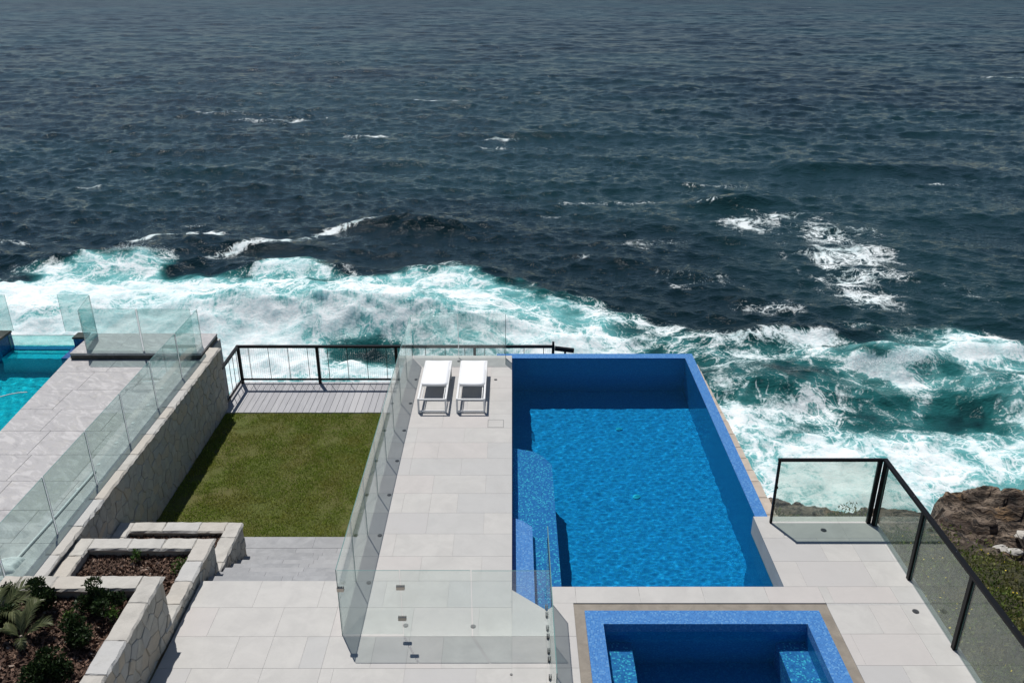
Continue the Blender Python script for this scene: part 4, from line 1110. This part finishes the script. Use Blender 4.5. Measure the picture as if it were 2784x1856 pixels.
part('floor', MB().box((-17, 6, NF - 0.2), (-9.7, 19.85, NF)), 'mosaic_aqua', npool)
nwall = MB(); nwall.prism([(nedge(6) , 6), (nedge(6) + 0.2, 6), (nedge(18.85) + 0.2, 18.85), (nedge(18.85), 18.85)], NF, NZ - 0.031); part('wall', nwall, 'mosaic_aqua', npool)
part('wall', MB().box((-17, 19.69, NF), (-10.8, 19.9, -0.12)), 'mosaic_navy', npool)
part('wall', MB().box((-11.08, 18.851, NF), (nedge(18.85) + 0.1, 19.68, NZ - 0.031)), 'mosaic_navy', npool)
part('ledge', MB().box((-12.78, 19.2, NF), (-11.081, 19.689, -0.18)), 'mosaic_aqua', npool)
water_sheet('neighbour_water', (-17, -10), 6.2, 19.70, NW, 'aqua_water', 14, 0.0012, 0.045, slant=lambda Y: np.where(Y < 18.85, nedge(Y), -11.08))
obj('acrylic_panel', pane_mesh(MB(), (-12.79, 19.72), (-11.09, 19.72), -0.12, 0.45, 0.05), ['acrylic', 'glass_edge'], npool)
def pier(label, x0, x1, y0, y1, z0, z1):
    t = thing('stone_pier', label, 'pier', ((x0 + x1) / 2, (y0 + y1) / 2, z0), 'stone piers at the acrylic pool edge')
    obj('shaft', MB().box((x0, y0, z0), (x1, y1, z1 - 0.05)), 'mosaic_navy', t, caustic=True)
    rough_block('cap', (x0 - 0.015, y0 - 0.015, z1 - 0.05), (x1 + 0.015, y1 + 0.015, z1), t, 'slate_dark', int(abs(x0) * 10), (3, 3), 0.008)
pier('small dark capped pier between the acrylic pool edge and the stone bench', -11.08, -10.80, 19.56, 19.86, -0.5, 0.47)
pier('dark capped pier at the left end of the acrylic pool edge', -13.6, -12.80, 19.3, 19.86, -0.5, 0.52)
bench_t = thing('stone_bench', 'dark edged stone slab across the end of the neighbouring terrace', 'bench', (-9.2, 19.3, NZ))
cuts = [-10.76, -9.7, -8.62, -7.56]
for a, b in zip(cuts, cuts[1:]):
    slab_piece('slab', a, b, 18.70, 19.30, 0.42, 0.06, 'slate', bench_t)
    slab_piece('slab', a, b, 19.30, 19.92, 0.42, 0.06, 'slate', bench_t)
    rough_block('edge_stone', (a + 0.003, 18.712, NZ - 0.002), (b - 0.003, 19.9, 0.36), bench_t, 'slate_dark', int(abs(a) * 30), (5, 3), 0.01)
nf = [19.17, 17.68, 16.20, 14.72, 13.25, 11.76, 10.28, 8.8]
fence('neighbouring frameless glass fence standing along the top of the boundary wall', [(-7.68, y) for y in nf], NZ, 1.13, gap=0.042, glint_strip=True, mat='glass_green')
fence('two frameless glass panels on the dark edged stone slab', [(-10.40, 18.84), (-9.01, 18.84), (-7.70, 18.84)], 0.42, 1.10, gap=0.042, glint_strip=True, mat='glass_green')
fence('single glass panel turned towards the sea at the end of the stone slab', [(-10.42, 18.87), (-10.62, 19.9)], 0.42, 1.05, mat='glass_green')
fence('small glass panel above the acrylic pool edge, nearest the sea', [(-11.46, 19.95), (-10.66, 19.95)], 0.47, 1.0, mat='glass_green')
fence('glass panel cut off by the left edge of the photo', [(-13.9, 19.93), (-12.74, 19.9)], 0.5, 0.98, mat='glass_green')
for w_, y in zip(ORD, (18.68, 17.96, 17.16, 16.36, 15.56, 14.75, 13.95, 13.1)):
    disc('small white disc in the neighbouring terrace paving, %s from the sea end' % w_, -7.96, y, NZ, 0.035, 'lens', 'marker_light', 'light', 'white discs in the neighbouring paving')
pole = thing('pool_pole', 'white pool cleaning pole lying along the neighbouring glass fence', 'pole', (-7.95, 12.3, NZ))
obj('shaft', MB().tube([(-7.90, 13.55, NZ + 0.03), (-7.93, 12.3, NZ + 0.03), (-7.99, 10.95, NZ + 0.03)], 0.02, 8), 'white_metal', pole)
obj('grip', MB().tube([(-7.90, 13.55, NZ + 0.03), (-7.898, 13.68, NZ + 0.03)], 0.024, 8), 'white_cloth', pole)
cl = thing('folded_cover', 'pale crumpled cover lying at the end of the pool pole', 'cover', (-8.2, 10.85, NZ))
X, Y = np.meshgrid(np.linspace(0, 1, 40), np.linspace(0, 1, 26))
hh = np.sin(np.pi * X) ** 0.35 * np.sin(np.pi * Y) ** 0.4
fold = fbm(X * 5 + 2 * Y, Y * 4, 2, 4)
obj('cloth', grid_mesh('cloth', -8.75 + 0.85 * X + 0.05 * fold, 10.62 + 0.36 * Y + 0.18 * (X - 0.5) + 0.06 * fold, NZ - 0.01 + hh * (0.10 + 0.14 * fold)), 'white_cloth', cl)
hose = thing('cleaner_hose', 'thin white hose floating on the neighbouring turquoise pool', 'hose', (-11.3, 16.9, NW))
obj('tube', MB().tube([(-11.62, 16.45, NW + 0.012), (-11.60, 16.62, NW + 0.014), (-11.50, 16.80, NW + 0.014), (-11.32, 16.95, NW + 0.014), (-11.12, 17.04, NW + 0.014), (-10.98, 17.06, NW + 0.012)], 0.013, 6), 'white_metal', hose)
obj('float', MB().tube([(-11.62, 16.38, NW - 0.02), (-11.60, 16.50, NW + 0.05)], [0.03, 0.045], 8), 'white_metal', hose)

# ------------------------------------------------------------------ bleached stones and a dead bush on the headland
def boulder(label, x, y, r, seed, squash=0.5):
    z = float(ground_z(np.array([x]), np.array([y]))[0][0]); rng = np.random.default_rng(seed)
    b = MB(); n, mm = 9, 6; V = []
    for j in range(mm + 1):
        for i in range(n):
            a = 2 * math.pi * i / n; p = math.pi * j / mm; k = r * (0.8 + 0.4 * rng.random())
            V.append((x + k * math.sin(p) * math.cos(a) * 1.3, y + k * math.sin(p) * math.sin(a) * 0.8, z + 0.3 * r + k * math.cos(p) * squash))
    F = [(j * n + i, j * n + (i + 1) % n, (j + 1) * n + (i + 1) % n, (j + 1) * n + i) for j in range(mm) for i in range(n)]
    b.add(V, F); o = obj('bleached_stone', b, 'coping'); return tag(o, label, 'stone', 'bleached stones on the headland')
boulder('long pale bleached stone at the right edge of the rocks', 13.30, 18.75, 0.22, 1)
boulder('pale bleached stone nearest the scrub, below the longer one', 13.36, 18.28, 0.17, 2)
boulder('pale stone at the right edge of the photo behind the dead bush', 13.85, 18.8, 0.20, 3)
db = thing('dead_bush', 'bare grey bush between the bleached stones', 'bush', (13.7, 18.4, float(ground_z(np.array([13.7]), np.array([18.4]))[0][0])))
z0 = db.location.z; rr = random.Random(2)
for k in range(16):
    a = rr.uniform(0, 6.28); L = rr.uniform(0.3, 0.65); p1 = Vector((13.7, 18.4, z0)); p2 = p1 + Vector((math.cos(a) * L * 0.35, math.sin(a) * L * 0.35, L * 0.55)); p3 = p2 + Vector((math.cos(a + 0.6) * L * 0.3, math.sin(a + 0.6) * L * 0.3, L * 0.45))
    obj('branch', MB().tube([p1, p2, p3], [0.014, 0.009, 0.004], 5), 'dead_stem', db)

# ------------------------------------------------------------------ spray thrown up by the breaking waves
def spray(label, n, xs, ys, zs, spread, seed):
    """cloud of fine white droplets along a crest line"""
    rng = np.random.default_rng(seed)
    t = rng.random(n); x = np.interp(t, np.linspace(0, 1, len(xs)), xs) + rng.normal(0, 0.35, n)
    burst = fbm(x / 1.3, x * 0 + seed, 7, 3)
    h = rng.exponential(0.42, n) * spread * np.clip(burst * 3.2 - 0.9, 0.05, 2)
    y = np.interp(t, np.linspace(0, 1, len(ys)), ys) + rng.normal(-0.2, 0.55, n) * (0.5 + h); z = np.interp(t, np.linspace(0, 1, len(zs)), zs) + h - 0.25
    V, F = leaf_cards(np.stack([x, y, z], 1), 0.055, rng, 0.0, 0.9)
    tag(obj('spray', tri_mesh('spray', V, F), 'droplet'), label, 'spray', 'sea spray', 'stuff')
def droplets():
    M = Mat('droplets'); c = (0.85, 0.88, 0.89)
    a = M.n('BsdfDiffuse', {0: c}); b = M.n('BsdfTranslucent', {0: c}); mx = M.n('MixShader', {0: 0.5})
    M.nt.links.new(a.outputs[0], mx.inputs[1]); M.nt.links.new(b.outputs[0], mx.inputs[2])
    return M.done(mx)
MAT['droplet'] = droplets()
spray('fine white spray thrown up along the breaking wave beyond the timber deck', 1500, [-36, -29, -21.7, -15.3, -7.2, -1.5], [51.8, 51.2, 50.4, 50.6, 50.4, 50.0], [-11.6, -11.3, -10.9, -10.3, -10.4, -11.3], 1.0, 3)
spray('fine white spray on the foamy hump of swell furthest left', 1800, [-34, -31, -28], [65.2, 65.2, 65.4], [-11.9, -11.3, -11.7], 0.6, 5)
spray('fine white spray off the crest in the bay right of the pool', 2200, [20.3, 22.6, 25.2], [45.4, 44.6, 45.8], [-12.1, -11.7, -12.1], 0.7, 6)
